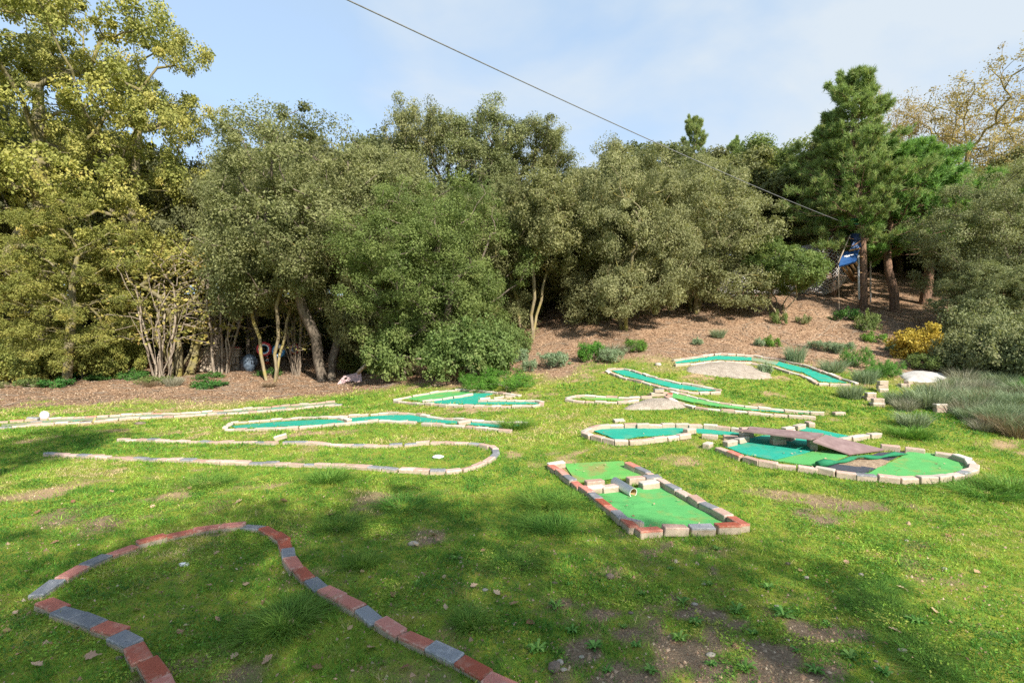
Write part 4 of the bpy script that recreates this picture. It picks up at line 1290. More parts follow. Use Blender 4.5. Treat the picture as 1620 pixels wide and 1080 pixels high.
# right
pplant('holmA', 'holm_oak', 'large grey-green holm oak at the right edge above the shrubs', T_, at(1605, 16.0), 272, 225, 1.4, None, M['holm_pale'])
pplant('holmB', 'holm_oak', 'low holm oak sweeping to the ground right of the golden bush', T_, at(1590, 14.8), 410, 170, 3.0, None, M['holm_pale'])
pplant('holmA', 'holm_oak', 'holm oak beyond the right edge behind the grey-green holm oak', T_, at(1640, 21), 255, 260, 3.0)
PX, PZ = 1366, 19.3
ppos = at(PX, PZ)
pplant('pineA', 'pine_tree', 'tall pine carrying the blue climbing platform', T_, ppos, 120, 160, .7).rotation_euler = (0, R(-4.5), .7)
pplant('pineA', 'pine_tree', 'pine standing at the right end of the net tunnel', T_, at(1316, 21.5), 190, 160, 2.9)
pplant('pineB', 'pine_tree', 'bright green pine with spreading limbs right of the platform pine', T_, at(1415, 19.8), 215, 190, .5, None, M['needle_bright'])
pplant('pineB', 'pine_tree', 'low twin trunked pine beside the bright green pine', T_, at(1462, 20.5), 236, 190, 2.0, None, M['needle_bright'])
pplant('pineA', 'pine_tree', 'distant pine top standing up beside the cable', T_, at(1100, 33), 186, 66, 1.5)
pplant('pineA', 'pine_tree', 'small distant pine right of the other distant pine top', T_, at(1160, 34), 222, 60, 3.5)
pplant('autumn', 'autumn_tree', 'tall bare yellowing tree with forked golden limbs at upper right', T_, at(1535, 27), 100, 220, 1.0)
pplant('autumn', 'autumn_tree', 'smaller yellowing tree between the tall pine and the bare tree', T_, at(1455, 29), 165, 150, 2.6)
pplant('autumn', 'autumn_tree', 'yellowing tree directly behind the tall pine', T_, at(1398, 31), 160, 110, 3.9)
pplant('autumn', 'autumn_tree', 'thin yellowing tree at the right edge of the skyline', T_, at(1620, 30), 150, 150, 5.9)
pplant('holmB', 'brown_holm_oak', 'rusty brown topped tree on the skyline right of the distant pine', T_, at(1182, 30), 236, 80, .4, None, M['autumn'])

# wood behind: many look-alike trees; (column, distance, top row)
wood = [(-330, 22, 120), (-150, 25, 130), (20, 27, 150), (120, 24, 200), (215, 23.5, 230), (290, 25, 262), (345, 22, 268), (395, 24, 250), (455, 24, 225), (520, 27, 215), (585, 26, 225), (640, 25, 285), (700, 22, 300), (742, 27, 285), (800, 27, 285), (850, 21.5, 320), (900, 26, 300), (950, 22.5, 288), (1000, 26, 248), (1050, 23, 252), (1110, 27, 262), (1165, 25, 262), (1215, 25, 235), (1255, 27, 232), (1290, 25, 250), (1350, 27, 250), (1420, 27, 275), (1490, 25, 300), (1560, 26, 275), (1630, 27, 250), (1740, 23, 240), (1900, 26, 230)]
rw = random.Random(4)
for k, (px, Z, ty) in enumerate(wood):
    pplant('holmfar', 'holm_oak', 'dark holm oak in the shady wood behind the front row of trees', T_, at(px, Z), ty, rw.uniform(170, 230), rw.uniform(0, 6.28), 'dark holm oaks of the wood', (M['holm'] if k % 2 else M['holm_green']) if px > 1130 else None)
far = [(-600, 34), (-420, 38), (-260, 36), (-120, 38), (0, 36), (110, 38), (220, 35), (330, 38), (440, 36), (550, 38), (660, 36), (760, 38), (860, 36), (960, 38), (1080, 37), (1200, 36), (1330, 39), (1450, 37), (1580, 39), (1720, 37), (1900, 40), (2100, 36)]
for k, (px, Z) in enumerate(far):
    pplant('holmfar', 'holm_oak', 'hidden holm oak deep in the wood at the back', T_, at(px, Z), 255 if px < 500 else 300 if px < 980 else 270, 190, rw.uniform(0, 6.28), 'holm oaks deep in the wood', M['holm']).location.z -= 2.0

# trees behind the photographer, whose shade covers the foreground
broadleaf('sparse', 121, 11, 2.7, 8.2, 2.4, 10, 230, 62, .48, .085, .055, M['holm'], M['bark'], stems=2, spread=.35, rt=.12, inner=.1, trunk_h=.5, tri=True)
def shade_tree(tx, ty, label, sc, rz=0, sz=.75, leafm=None):
    """stand a tree so that its crown centre shades the point tx, ty of the lawn"""
    k = 8.2 * sz / SUNV.z
    x, y = tx + SUNV.x * k, ty + SUNV.y * k
    plant('sparse', 'holm_oak', label, T_, (x, y, g1(x, y)), rz, (sc, sc, sz), 'trees behind the photographer', leafm)
shade_tree(.6, 2.9, 'holm oak behind the viewer shading the middle foreground', .8, .5)
shade_tree(-1.3, 3.5, 'holm oak behind the viewer shading the paver border', .8, 1.7)
shade_tree(-3.3, 2.2, 'holm oak behind the viewer shading the left foreground', .75, 2.5)
shade_tree(-7.8, 8.0, 'slim holm oak behind the viewer to the left throwing dappled shade', .55, 4.5, .85)
shade_tree(-11.5, 8.6, 'slim holm oak far left behind the viewer throwing dappled shade', .7, 3.5, .85)

# ------------------------------------------------------------------ coppice stems and undergrowth
def coppice(key, seed, H_, R_, ns, nt_, nleaf, rt, leafm, barkm):
    rng = np.random.default_rng(seed)
    trunks = []
    for k in range(ns):
        a = rng.uniform(0, 6.28); r0 = rng.uniform(0, .22); ln = R_ * rng.uniform(.15, .95); hh = H_ * rng.uniform(.55, .85)
        trunks.append([(math.cos(a) * (r0 + ln * (q / 6) ** 1.2) + rng.normal(0, .035) * (q > 0), math.sin(a) * (r0 + ln * (q / 6) ** 1.2) + rng.normal(0, .035) * (q > 0), -.1 + hh * q / 6) for q in range(7)])
    tg = np.stack([rng.normal(0, R_ * .7, nt_), rng.normal(0, R_ * .7, nt_), H_ * rng.uniform(.28, 1.05, nt_)], 1)
    e = grow(rng, trunks, tg, rt, .006, .2, .12)
    tm = tubes_np(key + '_stem', *e, barkm, 5)
    pos, o, idx = leafpos(rng, tg, sph(rng, nt_), nleaf, .22)
    PROTO[key] = (tm, leaves_mesh(key + '_leaf', pos, o, .085, .055, seed, leafm)); DIM[key] = dims(PROTO[key][1])
coppice('coppiceA', 501, 3.6, .95, 11, 190, 9, .085, M['oak'], M['bark_moss'])
coppice('coppiceB', 502, 3.4, .8, 13, 200, 3, .035, M['oak'], M['twig'])
CP = ('stem', 'foliage')
def shrub(key, name, label, base, topy, wide, rz=0, group=None, leafm=None, cat='shrub', zs=None):
    if key not in DIM: DIM[key] = dims(PROTO[key][1])
    w0, h0, _ = DIM[key]
    sx = wide / 810 * base.y / w0
    sz = (zat(topy, base.y) - base.z) / h0 if zs is None else zs
    t = plant(key, name, label, cat, base, rz, (sx, sx, max(sz, .15)), group, leafm, None, CP)
    if PROTO[key][0] is None:
        f = t.children[0]; mt = f.material_slots[0].material; t2 = f
        # single mesh: make the mesh itself the thing
        t2.parent = None; t2.location = t.location; t2.rotation_euler = t.rotation_euler; t2.scale = t.scale
        for k_ in t.keys(): t2[k_] = t[k_]
        bpy.data.objects.remove(t); t2.name = name
        return t2
    return t
shrub('coppiceA', 'coppice_tree', 'clump of thick mossy coppice stems with a few yellow leaves on the left bank', gp(286, 594), 395, 235, .4, None, None, T_)
shrub('coppiceB', 'coppice_tree', 'spray of thin bare grey saplings in front of the stone block wall', gp(352, 590), 375, 165, 2.4, None, None, T_)
shrub('coppiceB', 'coppice_tree', 'thin bare saplings beside the trunk of the broad holm oak', gp(470, 594), 450, 80, 4.4, None, None, T_)
shrub('coppiceB', 'coppice_tree', 'bare twiggy sapling behind the thick mossy coppice stems', at(255, 17.5), 400, 150, 5.4, None, None, T_)
shrub('coppiceA', 'coppice_tree', 'mossy coppice stems at the foot of the tall left oak', gp(60, 596), 430, 110, 1.4, None, M['oak_green'], T_)

U = 'bush'
shrub('bushbig', U, 'dark leafy bush at the foot of the round holm oak beside the fallen branch', gp(745, 600), 505, 140, .3, None, M['holm_green'])
shrub('bushbig', U, 'leafy bush behind the fallen branch under the round holm oak', at(640, 15.6), 500, 130, 1.3)
shrub('bushbig', U, 'leafy bush between the broad holm oak trunk and the fallen branch', gp(585, 588), 520, 80, 2.3, None, M['holm_green'])
shrub('bushbig', U, 'greyish leafy bush at the right foot of the round holm oak', gp(800, 566), 505, 80, 4.0, None, M['holm_green'])
shrub('bushlush', U, 'bright green feathery bush, right one of the pair behind the zigzag lane', gp(800, 616), 582, 85, .2)
shrub('bushlush', U, 'bright green feathery bush, left one of the pair behind the zigzag lane', gp(757, 616), 590, 66, 1.2)
shrub('bushleaf', U, 'silvery bush just above the pair of feathery bushes', gp(722, 590), 562, 46, .8)
shrub('bushleaf', U, 'silvery bush at the foot of the pale forked stems', gp(815, 572), 550, 42, .8)
shrub('bushleaf', U, 'low silvery bush beside the right feathery bush', gp(838, 588), 568, 24, 2.8)
shrub('bushleaf', U, 'wide silvery bush on the lawn edge below the pale forked stems', gp(879, 580), 556, 52, 1.8)
shrub('bushleaf', U, 'silvery green bush at the left end of the twiggy heap', gp(934, 571), 540, 40, 3.8, None, M['lush'])
shrub('bushleaf', U, 'silvery bush in front of the twiggy heap on the slope', gp(966, 572), 550, 44, 4.8)
shrub('bushleaf', U, 'small green bush at the right end of the twiggy heap', gp(1005, 556), 536, 34, 5.8, None, M['lush'])
shrub('greybrush', 'twig_heap', 'low heap of grey twigs on the slope above the teal lanes', gp(968, 560), 540, 100, .2, None, None, 'twig heap')
shrub('bushgold', U, 'golden yellow bush on the slope at the right', gp(1450, 566), 514, 72, .5)
shrub('bushlow', U, 'dark green low bush beside the hanging rope', gp(1338, 506), 486, 42, .5)
shrub('bushlow', U, 'dark olive bush right of the low bush beside the rope', gp(1374, 523), 490, 36, 1.5, None, M['holm_green'])
shrub('bushlow', U, 'green low bush below the dark olive bush', gp(1384, 541), 524, 34, 2.5, None, M['lush'])
shrub('bushlush', U, 'green shrub left of the row above the concrete slab', gp(1357, 581), 548, 46, 2.5, None, M['weed'])
shrub('bushlush', U, 'green shrub in the middle of the row above the concrete slab', gp(1400, 597), 572, 56, 3.5, None, M['weed'])
shrub('bushleaf', U, 'leafy dark shrub at the right of the row above the concrete slab', gp(1463, 584), 558, 60, 4.5, None, M['holm_green'])
shrub('broom', U, 'grey green broom beside the crescent lane with stems spraying up', gp(1258, 573), 542, 44, .5)
shrub('greybrush', U, 'wide grey broom at the right end of the crescent lane', gp(1318, 588), 564, 64, .9, None, M['broom'])
shrub('broom', U, 'small grey green broom tuft alone on the slope left of the rope', gp(1136, 534), 518, 32, 1.5)
shrub('bushlow', U, 'tiny green shrub on the slope above the crescent lane', gp(1222, 548), 530, 24, 3.1, None, M['lush'])
shrub('bushlow', U, 'tiny pale shrub left of the tiny green shrub on the slope', gp(1202, 547), 533, 18, 4.1, None, M['silver'])
shrub('bushlow', U, 'tiny shrub near the left end of the crescent lane', gp(1103, 545), 533, 18, 4.7, None, M['silver'])
shrub('bushlow', U, 'sparse shrub growing at the edge of the broad sand heap', gp(1210, 590), 572, 22, 5.1, None, M['silver'])
shrub('bushlow', U, 'small shrub under the small round holm oak', gp(1270, 512), 497, 22, 5.7, None, M['holm'])
shrub('bushlow', U, 'green sprout at the stem foot of the small round holm oak', gp(1233, 512), 490, 24, 2.7, None, M['holm_green'])
for k, (px, py, ty, wd, rz) in enumerate([(1312, 556, 540, 30, 1), (1290, 552, 538, 22, 2), (1335, 560, 541, 30, 3), (1420, 556, 538, 34, 4)]):
    shrub('bushleaf', U, 'loose low shrub on the slope between the rope and the golden bush', gp(px, py), ty, wd, rz, 'low shrubs between the rope and the golden bush')
rb = random.Random(9)
for k, (px, py, ty, wd) in enumerate([(1535, 590, 512, 90), (1570, 598, 505, 110), (1610, 600, 500, 120), (1650, 610, 510, 130), (1545, 566, 475, 90)]):
    shrub('bushbig', U, ('pale leafed bramble nearest the golden bush', 'pale bramble just right of the one nearest the golden bush', 'bramble below the right edge holm oak behind the dry brush', 'bramble cut by the right edge of the picture', 'upper bramble behind the one nearest the golden bush')[k], gp(px, py), ty, wd, k * 1.3, 'brambles at the right edge', M['holm_pale'])
kinds = (('broom', 'grey green wiry lavender clump in the dry brush at the right', 'wiry lavender clumps at the right'), ('greybrush', 'pale grey dead brush clump at the right', 'grey dead brush at the right'), ('brownbrush', 'reddish brown dead brush clump at the right', 'brown dead brush at the right'))
for k in range(150):
    px = rb.uniform(1405, 1650); py = rb.uniform(606, 692)
    if py > 645 + (px - 1405) * .24: continue
    if px < 1515 and py < 630: continue
    if any(abs(px - qx) < 34 and qy - 4 < py < qy + 30 for qx, qy in ((1396, 620), (1377, 633), (1389, 643), (1435, 612), (1487, 652))): continue
    kd = kinds[rb.choice((0, 0, 0, 1, 1, 2, 2))]
    if kd[0] == 'brownbrush' and py < 625: kd = kinds[1]
    wd = rb.uniform(52, 88) * (1.0 if py > 630 else .8)
    shrub(kd[0], 'dry_shrub', kd[1], gp(px, py), py - wd * rb.uniform(.3, .48), wd, rb.uniform(0, 6), kd[2])
for k, (px, py, wd) in enumerate([(1368, 606, 50), (1346, 630, 50), (1418, 640, 46), (1445, 674, 66), (1470, 628, 50), (1500, 618, 40)]):
    shrub('broom', 'dry_shrub', kinds[0][1], gp(px, py), py - 26, wd, k, kinds[0][2])
for k, (px, py, wd, hh) in enumerate([(1530, 592, 40, 30), (1590, 602, 36, 30), (1400, 592, 36, 24), (1620, 630, 44, 34)]):
    shrub('bushlush', U, 'bright green sprouting bush among the dry brush at the right', gp(px, py), py - hh, wd, k, 'green bushes in the dry brush', M['weed'])
# left bank
for k in range(20):
    px = rb.uniform(-20, 470); py = rb.uniform(596, 618) - px * .012
    kk = rb.choice(('bramble', 'bushlow', 'brownbrush', 'greybrush'))
    wd = rb.uniform(30, 62); lab = {'bramble': 'low green bramble on the shaded left bank', 'bushlow': 'small dark green plant on the shaded left bank', 'brownbrush': 'brown dead brush on the shaded left bank', 'greybrush': 'pale dead grass clump on the shaded left bank'}[kk]
    shrub(kk, 'undergrowth_plant', lab, gp(px, py), py - wd * rb.uniform(.22, .42), wd, rb.uniform(0, 6), lab.split(' on ')[0] + 's of the left bank', rb.choice((M['holm_green'], M['holm'], M['oak_green'])) if kk == 'bramble' else None)
for k, (px, py, ty, wd) in enumerate([(130, 600, 520, 100), (190, 596, 530, 80), (30, 604, 530, 110), (560, 590, 555, 50)]):
    shrub('bushbig', U, ('yellow green bush right of the tall left oak trunk', 'yellow green bush left of the traffic cone by the coppice', 'yellow green bush at the left edge under the oaks', 'small yellow green bush behind the leaning pink board')[k], gp(px, py), ty, wd, k * 1.7, 'yellow green bushes under the left oaks', M['oak_green'])
for k, (px, Z, ty, wd) in enumerate([(-60, 24, 470, 170), (60, 25, 470, 170), (180, 26, 460, 160), (300, 26, 465, 160), (420, 27, 470, 150), (530, 25, 470, 150), (640, 22, 470, 140), (740, 21, 460, 130), (880, 22, 440, 120), (940, 21, 445, 120), (1040, 24, 420, 120), (1250, 27, 380, 110), (1330, 29, 375, 120), (1420, 29, 370, 120), (1480, 27, 380, 120)]):
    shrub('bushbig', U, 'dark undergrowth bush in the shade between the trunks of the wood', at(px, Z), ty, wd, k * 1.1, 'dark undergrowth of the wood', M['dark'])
shrub('brownbrush', 'brushwood_pile', 'tangled pile of brown brushwood under the fallen branch', gp(690, 596), 566, 120, .4, None, None, 'brushwood')
shrub('greybrush', 'brushwood_pile', 'thin pale twigs spilling from the brushwood toward the feathery bushes', gp(722, 600), 572, 80, 1.4, None, M['brownbrush'], 'brushwood')
shrub('brownbrush', 'brushwood_pile', 'dark brushwood behind the leaning pink board', gp(610, 590), 560, 90, 2.4, None, None, 'brushwood')

# ------------------------------------------------------------------ things at the wood edge
def lathe(name, prof, mat, n=16, smooth=True):
    bm = bmesh.new(); rings = []
    for r, z in prof:
        rings.append([bm.verts.new((math.cos(2 * math.pi * k / n) * r, math.sin(2 * math.pi * k / n) * r, z)) for k in range(n)])
    for a, b in zip(rings, rings[1:]):
        for k in range(n): bm.faces.new((a[k], a[(k + 1) % n], b[(k + 1) % n], b[k]))
    bm.faces.new(list(reversed(rings[0]))); bm.faces.new(rings[-1])
    bmesh.ops.recalc_face_normals(bm, faces=list(bm.faces))
    return bm_mesh(name, bm, mat, smooth)
def boxm(name, x, y, z, mat, bev=.01, seed=None, jit=0.):
    bm = bmesh.new(); bmesh.ops.create_cube(bm, size=1)
    r = random.Random(seed)
    for v in bm.verts:
        v.co = Vector((v.co.x * x, v.co.y * y, (v.co.z + .5) * z)) + Vector((r.uniform(-jit, jit), r.uniform(-jit, jit), r.uniform(-jit, jit)))
    if bev: bmesh.ops.bevel(bm, geom=list(bm.edges), offset=bev, segments=1, affect='EDGES')
    return bm_mesh(name, bm, mat)
def bar(name, a, b, r, mat, parent=None, sides=8):
    base = parent.matrix_basis.translation if parent else Vector()
    o = link(name, tube_mesh(name, [Vector(a) - base, Vector(b) - base], r, mat, sides), parent)
    return o

def cone(label, px, py, h):
    p = gp(px, py); t = thing('traffic_cone', label, 'traffic cone', p, .3, 'traffic cones')
    k = h / .5
    link('base', boxm('base', .30 * k, .30 * k, .035 * k, M['orange'], .008), t)
    link('cone_body', lathe('cone_body', [(.115 * k, .034 * k), (.09 * k, .15 * k), (.062 * k, .29 * k), (.035 * k, .42 * k), (.024 * k, .48 * k), (.02 * k, .5 * k)], M['orange']), t)
    link('white_band', lathe('white_band', [(.094 * k, .14 * k), (.066 * k, .28 * k)], M['white']), t)
    link('white_band', lathe('white_band', [(.051 * k, .36 * k), (.031 * k, .455 * k)], M['white']), t)
cone('orange and white traffic cone on the leaf litter left of the coppice', 232, 580, .5)
cone('orange and white traffic cone between thin trunks near the painted tyres', 423, 576, .42)

def torus(name, R_, r, mat, sq=1.0, n=28, m=10):
    bm = bmesh.new(); rings = []
    for k in range(n):
        a = 2 * math.pi * k / n
        rings.append([bm.verts.new(((R_ + math.cos(2 * math.pi * q / m) * r) * math.cos(a), math.sin(2 * math.pi * q / m) * r * sq, (R_ + math.cos(2 * math.pi * q / m) * r) * math.sin(a))) for q in range(m)])
    for k in range(n):
        for q in range(m): bm.faces.new((rings[k][q], rings[k][(q + 1) % m], rings[(k + 1) % n][(q + 1) % m], rings[(k + 1) % n][q]))
    bmesh.ops.recalc_face_normals(bm, faces=list(bm.faces))
    return bm_mesh(name, bm, mat, True)
def tyre(label, px, py, Z, rad, outer, ring, rz):
    x = (px - 810) / 810 * Z; z = zat(py, Z)
    t = thing('painted_tyre', label, 'tyre', (x, Z, z), rz, 'painted tyres')
    link('tyre_tread', torus('tyre_tread', rad * .76, rad * .24, outer, 1.1), t)
    link('white_ring', torus('white_ring', rad * .66, rad * .115, M['white'], 2.35), t)
    link('inner_ring', torus('inner_ring', rad * .52, rad * .07, ring, 2.6), t)
    return t
tyre('red rimmed tyre painted with a blue and white ring, leftmost of the tyres', 418, 552, 19.0, .27, M['redpaint'], M['bluepaint'], .25)
tyre('bright blue tyre with white rings between the other painted tyres', 441, 555, 19.0, .26, M['bluepaint'], M['bluepaint'], -.1)
tyre('small faded red and blue tyre, rightmost of the painted tyres', 467, 552, 20.0, .22, M['redpaint'], M['bluepaint'], -.35)

# block wall with cap and red tile
pw = gp(350, 586)
t = thing('block_wall', 'low wall of weathered stone blocks behind the bare saplings', 'wall', pw, .06)
yb = 0
for row in range(3):
    x0 = -.78 + (.12 if row % 2 else 0)
    while x0 < .62:
        l = rnd.uniform(.34, .5); l = min(l, .74 - x0)
        o = link('stone_block', boxm('stone_block', l - .012, .34, .27, M['block'], .022, int(x0 * 100) + row, .012), t)
        o.location = (x0 + l / 2, rnd.uniform(-.015, .015), row * .282 - .05); x0 += l
o = link('cap_slab', boxm('cap_slab', 1.62, .42, .07, M['block'], .015, 5, .01), t); o.location = (-.02, 0, .80)
o = link('roof_tile', boxm('roof_tile', .36, .28, .035, M['redtile'], .01, 8, .006), t); o.location = (.56, -.06, .872); o.rotation_euler = (.05, .03, .1)
def lump(name, rx, ry, rz_, seed, mat, rough=.18, sub=3):
    bm = bmesh.new(); bmesh.ops.create_icosphere(bm, subdivisions=sub, radius=1)
    for v in bm.verts:
        c = v.co.copy()
        n_ = float(fbm(c.x * 1.7 + seed * 3.1, c.y * 1.7 + c.z * 2.3 + seed, seed, 3)) - .5
        c *= 1 + n_ * rough * 4
        v.co = Vector((c.x * rx, c.y * ry, c.z * rz_))
    return bm_mesh(name, bm, mat, True)
ps = gp(393, 587)
t = thing('sack', 'dark blue and grey plastic sack slumped beside the block wall', 'sack', ps)
o = link('sack_body', lump('sack_body', .25, .2, .34, 4, M['sack'], .14), t); o.location = (.06, 0, .30)
o = link('sack_fold', lump('sack_fold', .14, .16, .3, 9, M['rubber'], .16), t); o.location = (-.2, .05, .28)

# leaning pink board with a hole
def holed_board():
    p = gp(553, 606)
    outer = [(-.40, 0), (-.22, .02), (-.12, .10), (.12, .10), (.20, .0), (.40, 0), (.36, .44), (-.20, .36), (-.36, .12)]
    hole = [(-.13 + .06 * math.cos(2 * math.pi * k / 14), .235 + .055 * math.sin(2 * math.pi * k / 14)) for k in range(14)]
    pts = [Vector(q) for q in outer + hole]
    n = len(outer); m = len(hole)
    ed = [(k, (k + 1) % n) for k in range(n)] + [(n + k, n + (k + 1) % m) for k in range(m)]
    v, e, f, *_ = delaunay_2d_cdt(pts, ed, [], 2, 1e-5)
    bm = bmesh.new(); bv = [bm.verts.new((q.x, 0, q.y)) for q in v]
    for tr in f:
        c = sum((v[k] for k in tr), Vector((0, 0))) / 3
        if (c - Vector((-.13, .235))).length < .045: continue
        bm.faces.new([bv[k] for k in tr])
    r = bmesh.ops.extrude_face_region(bm, geom=list(bm.faces))
    for g in r['geom']:
        if isinstance(g, bmesh.types.BMVert): g.co.y += .022
    bmesh.ops.recalc_face_normals(bm, faces=list(bm.faces))
    o = link('leaning_board', bm_mesh('leaning_board', bm, M['pinkboard']))
    o.location = p + Vector((0, 0, -.01)); o.rotation_euler = (-.75, -.12, .15)
    tag(o, 'pink board with a round hole leaning on the ground by the broad holm oak', 'board')
holed_board()

# fallen branch
def branch():
    Z = 15.2
    P = [(566, 590), (580, 577), (597, 566), (618, 564), (635, 563), (655, 567), (676, 569), (700, 566), (728, 561)]
    pts = [Vector(((px - 810) / 810 * Z, Z - .1 * math.sin(k), zat(py, Z))) for k, (px, py) in enumerate(P)]
    t = thing('fallen_branch', 'pale fallen branch lying along the edge of the brushwood', 'branch', pts[0])
    link('branch_limb', tube_mesh('branch_limb', [p - pts[0] for p in pts], [.06, .055, .05, .045, .042, .04, .034, .025, .012], M['twig'], 7), t)
    for (a, b) in (((603, 566), (612, 590)), ((672, 569), (690, 592)), ((690, 567), (716, 580)), ((590, 570), (577, 560)), ((650, 566), (670, 555))):
        A = Vector(((a[0] - 810) / 810 * Z, Z, zat(a[1], Z))); B = Vector(((b[0] - 810) / 810 * Z, Z - .25, zat(b[1], Z)))
        link('side_twig', tube_mesh('side_twig', [A - pts[0], (A + B) / 2 - pts[0] + Vector((.03, .02, .05)), B - pts[0]], [.02, .014, .006], M['twig'], 5), t)
branch()

# pale rounded stone and grey pieces at the end of the long lane
def stone(label, px, py, rx, ry, rz_, mat, seed, name='stone', group=None, sink=.25):
    p = gp(px, py)
    o = link(name, lump(name, rx, ry, rz_, seed, mat, .14, 2)); o.location = p + Vector((0, 0, rz_ * (1 - sink * 2) ))
    return tag(o, label, 'stone', group)
stone('round white stone propped on the long narrow lane at the left', 71, 664, .09, .085, .105, M['whitestone'], 3, sink=.05)
loose('grey broken paver beside the round white stone', 52, 667, .3, 'G', .1, .1, .02)
loose('tilted grey paver left of the round white stone', 58, 671, -.3, 'G', -.12, 0, .0)

# ------------------------------------------------------------------ climbing platform, net, rope, cable
def P3(px, py, Z):
    return Vector(((px - 810) / 810 * Z, Z, zat(py, Z)))
def platform():
    t = thing('climbing_platform', 'blue climbing platform with padded trunk on the tall pine', 'platform', ppos)
    b = ppos
    def quad(name, pts, th, mat, par=t, back=Vector((0, .03, -.03))):
        bm = bmesh.new(); vs_ = [bm.verts.new(p - b) for p in pts]
        bm.faces.new(vs_); r = bmesh.ops.extrude_face_region(bm, geom=list(bm.faces))
        for g in r['geom']:
            if isinstance(g, bmesh.types.BMVert): g.co += back * th
        bmesh.ops.recalc_face_normals(bm, faces=list(bm.faces))
        return link(name, bm_mesh(name, bm, mat), par)
    mt = quad('mat', [P3(1327, 421, 18.5), P3(1355, 413, 18.6), P3(1360, 393, 19.1), P3(1332, 399, 19.0)], 1.6, M['bluemat'])
    bm = bmesh.new()
    nrm = (P3(1355, 413, 18.6) - P3(1327, 421, 18.5)).cross(P3(1332, 399, 19.0) - P3(1327, 421, 18.5)).normalized()
    if nrm.y > 0: nrm = -nrm
    for (x0, y0, x1, y1) in ((1335, 406.5, 1340, 404.6), (1340, 405.6, 1345, 403.2), (1345, 404.2, 1350, 402.6), (1337, 408.4, 1343, 406.6)):
        z0, z1 = 18.86, 18.88
        pts = [P3(x0, y0, z0), P3(x1, y1, z1), P3(x1, y1 + 1.2, z1 - .03), P3(x0, y0 + 1.3, z0 - .03)]
        o_ = P3(1327, 421, 18.5)
        pts = [q - nrm * ((q - o_).dot(nrm)) + nrm * .012 - b for q in pts]
        bm.faces.new([bm.verts.new(q) for q in pts])
    r = bmesh.ops.extrude_face_region(bm, geom=list(bm.faces))
    for g in r['geom']:
        if isinstance(g, bmesh.types.BMVert): g.co += nrm * -.008
    link('white_mark', bm_mesh('white_mark', bm, M['white']), mt)
    quad('back_panel', [P3(1344, 396, 19.06), P3(1361, 391, 19.1), P3(1360, 380, 19.14), P3(1350, 383, 19.12)], 1.0, M['bluemat'])
    c0, c1 = P3(1359, 394, 19.3), P3(1356, 369, 19.3)
    link('trunk_pad', tube_mesh('trunk_pad', [c0 - b, c1 - b], .24, M['bluepad'], 14), t)
    bar('crossbar', P3(1343, 397, 18.98), P3(1360, 393, 19.02), .035, M['wood'], t)
    for a, c in (((1338, 418), (1356, 446)), ((1345, 416), (1362, 440)), ((1352, 413), (1366, 434)), ((1331, 420), (1350, 444))):
        bar('strut', P3(*a, 18.75), P3(*c, 19.5), .05, M['wood'], t)
    bar('support_pole', P3(1358, 404, 18.95), P3(1359, 474, 18.95), .035, M['steel'], t)
    for py in (407, 432, 455):
        bar('rung', P3(1352, py, 18.98), P3(1368, py - 1, 19.05), .022, M['wood'], t)
    bar('side_rail', P3(1345, 372, 19.0), P3(1326, 416, 18.55), .022, M['rope'], t)
    for py in (350, 358):
        c0 = P3(1355, py, 19.3)
        link('green_strap', tube_mesh('green_strap', [c0 - b, c0 - b + Vector((0, 0, .09))], .205, M['greenband'], 14), t)
    bar('strap_tail', P3(1356, 374, 19.2), P3(1376, 378, 19.6), .02, M['greenband'], t)
platform()
rp = [P3(1326.5, 420, 18.5), P3(1327, 450, 18.5), P3(1327.5, 485, 18.5)]
rp += [gp(px, py, .015) for px, py in ((1329, 501), (1327, 509), (1321, 513), (1318, 517), (1311, 519), (1307, 524), (1299, 528), (1295, 533), (1286, 536), (1281, 541), (1272, 546))]
o = link('rope', tube_mesh('rope', [p - rp[0] for p in rp], .008, M['rope'], 6)); o.location = rp[0]
tag(o, 'pale rope hanging from the blue platform and trailing down the slope', 'rope')
p = P3(1377, 458, 21.0)
for nm, lab, px, pt, Z in (('steel_pole', 'thin white metal pole right of the platform pine', 1377, 392, 21.0), ('steel_pole', 'thin grey metal pole in the shade left of the mossy holm oak trunk', 962, 438, 18.6)):
    b0 = at(px, Z); h = zat(pt, Z) - b0.z
    o = link(nm, lathe(nm, [(.03, -.1), (.03, h - .04), (.036, h - .035), (.036, h)], M['steel'], 10)); o.location = b0
    tag(o, lab, 'pole', 'metal poles')
b0 = at(1123, 20.2)
t = thing('wooden_post', 'short wooden post with a green strap at the left end of the net tunnel', 'post', b0)
link('post', lathe('post', [(.10, -.1), (.09, .4), (.085, .78), (.07, .8)], M['bark'], 10), t)
link('green_strap', lathe('green_strap', [(.1, .62), (.1, .72)], M['greenband'], 12), t)

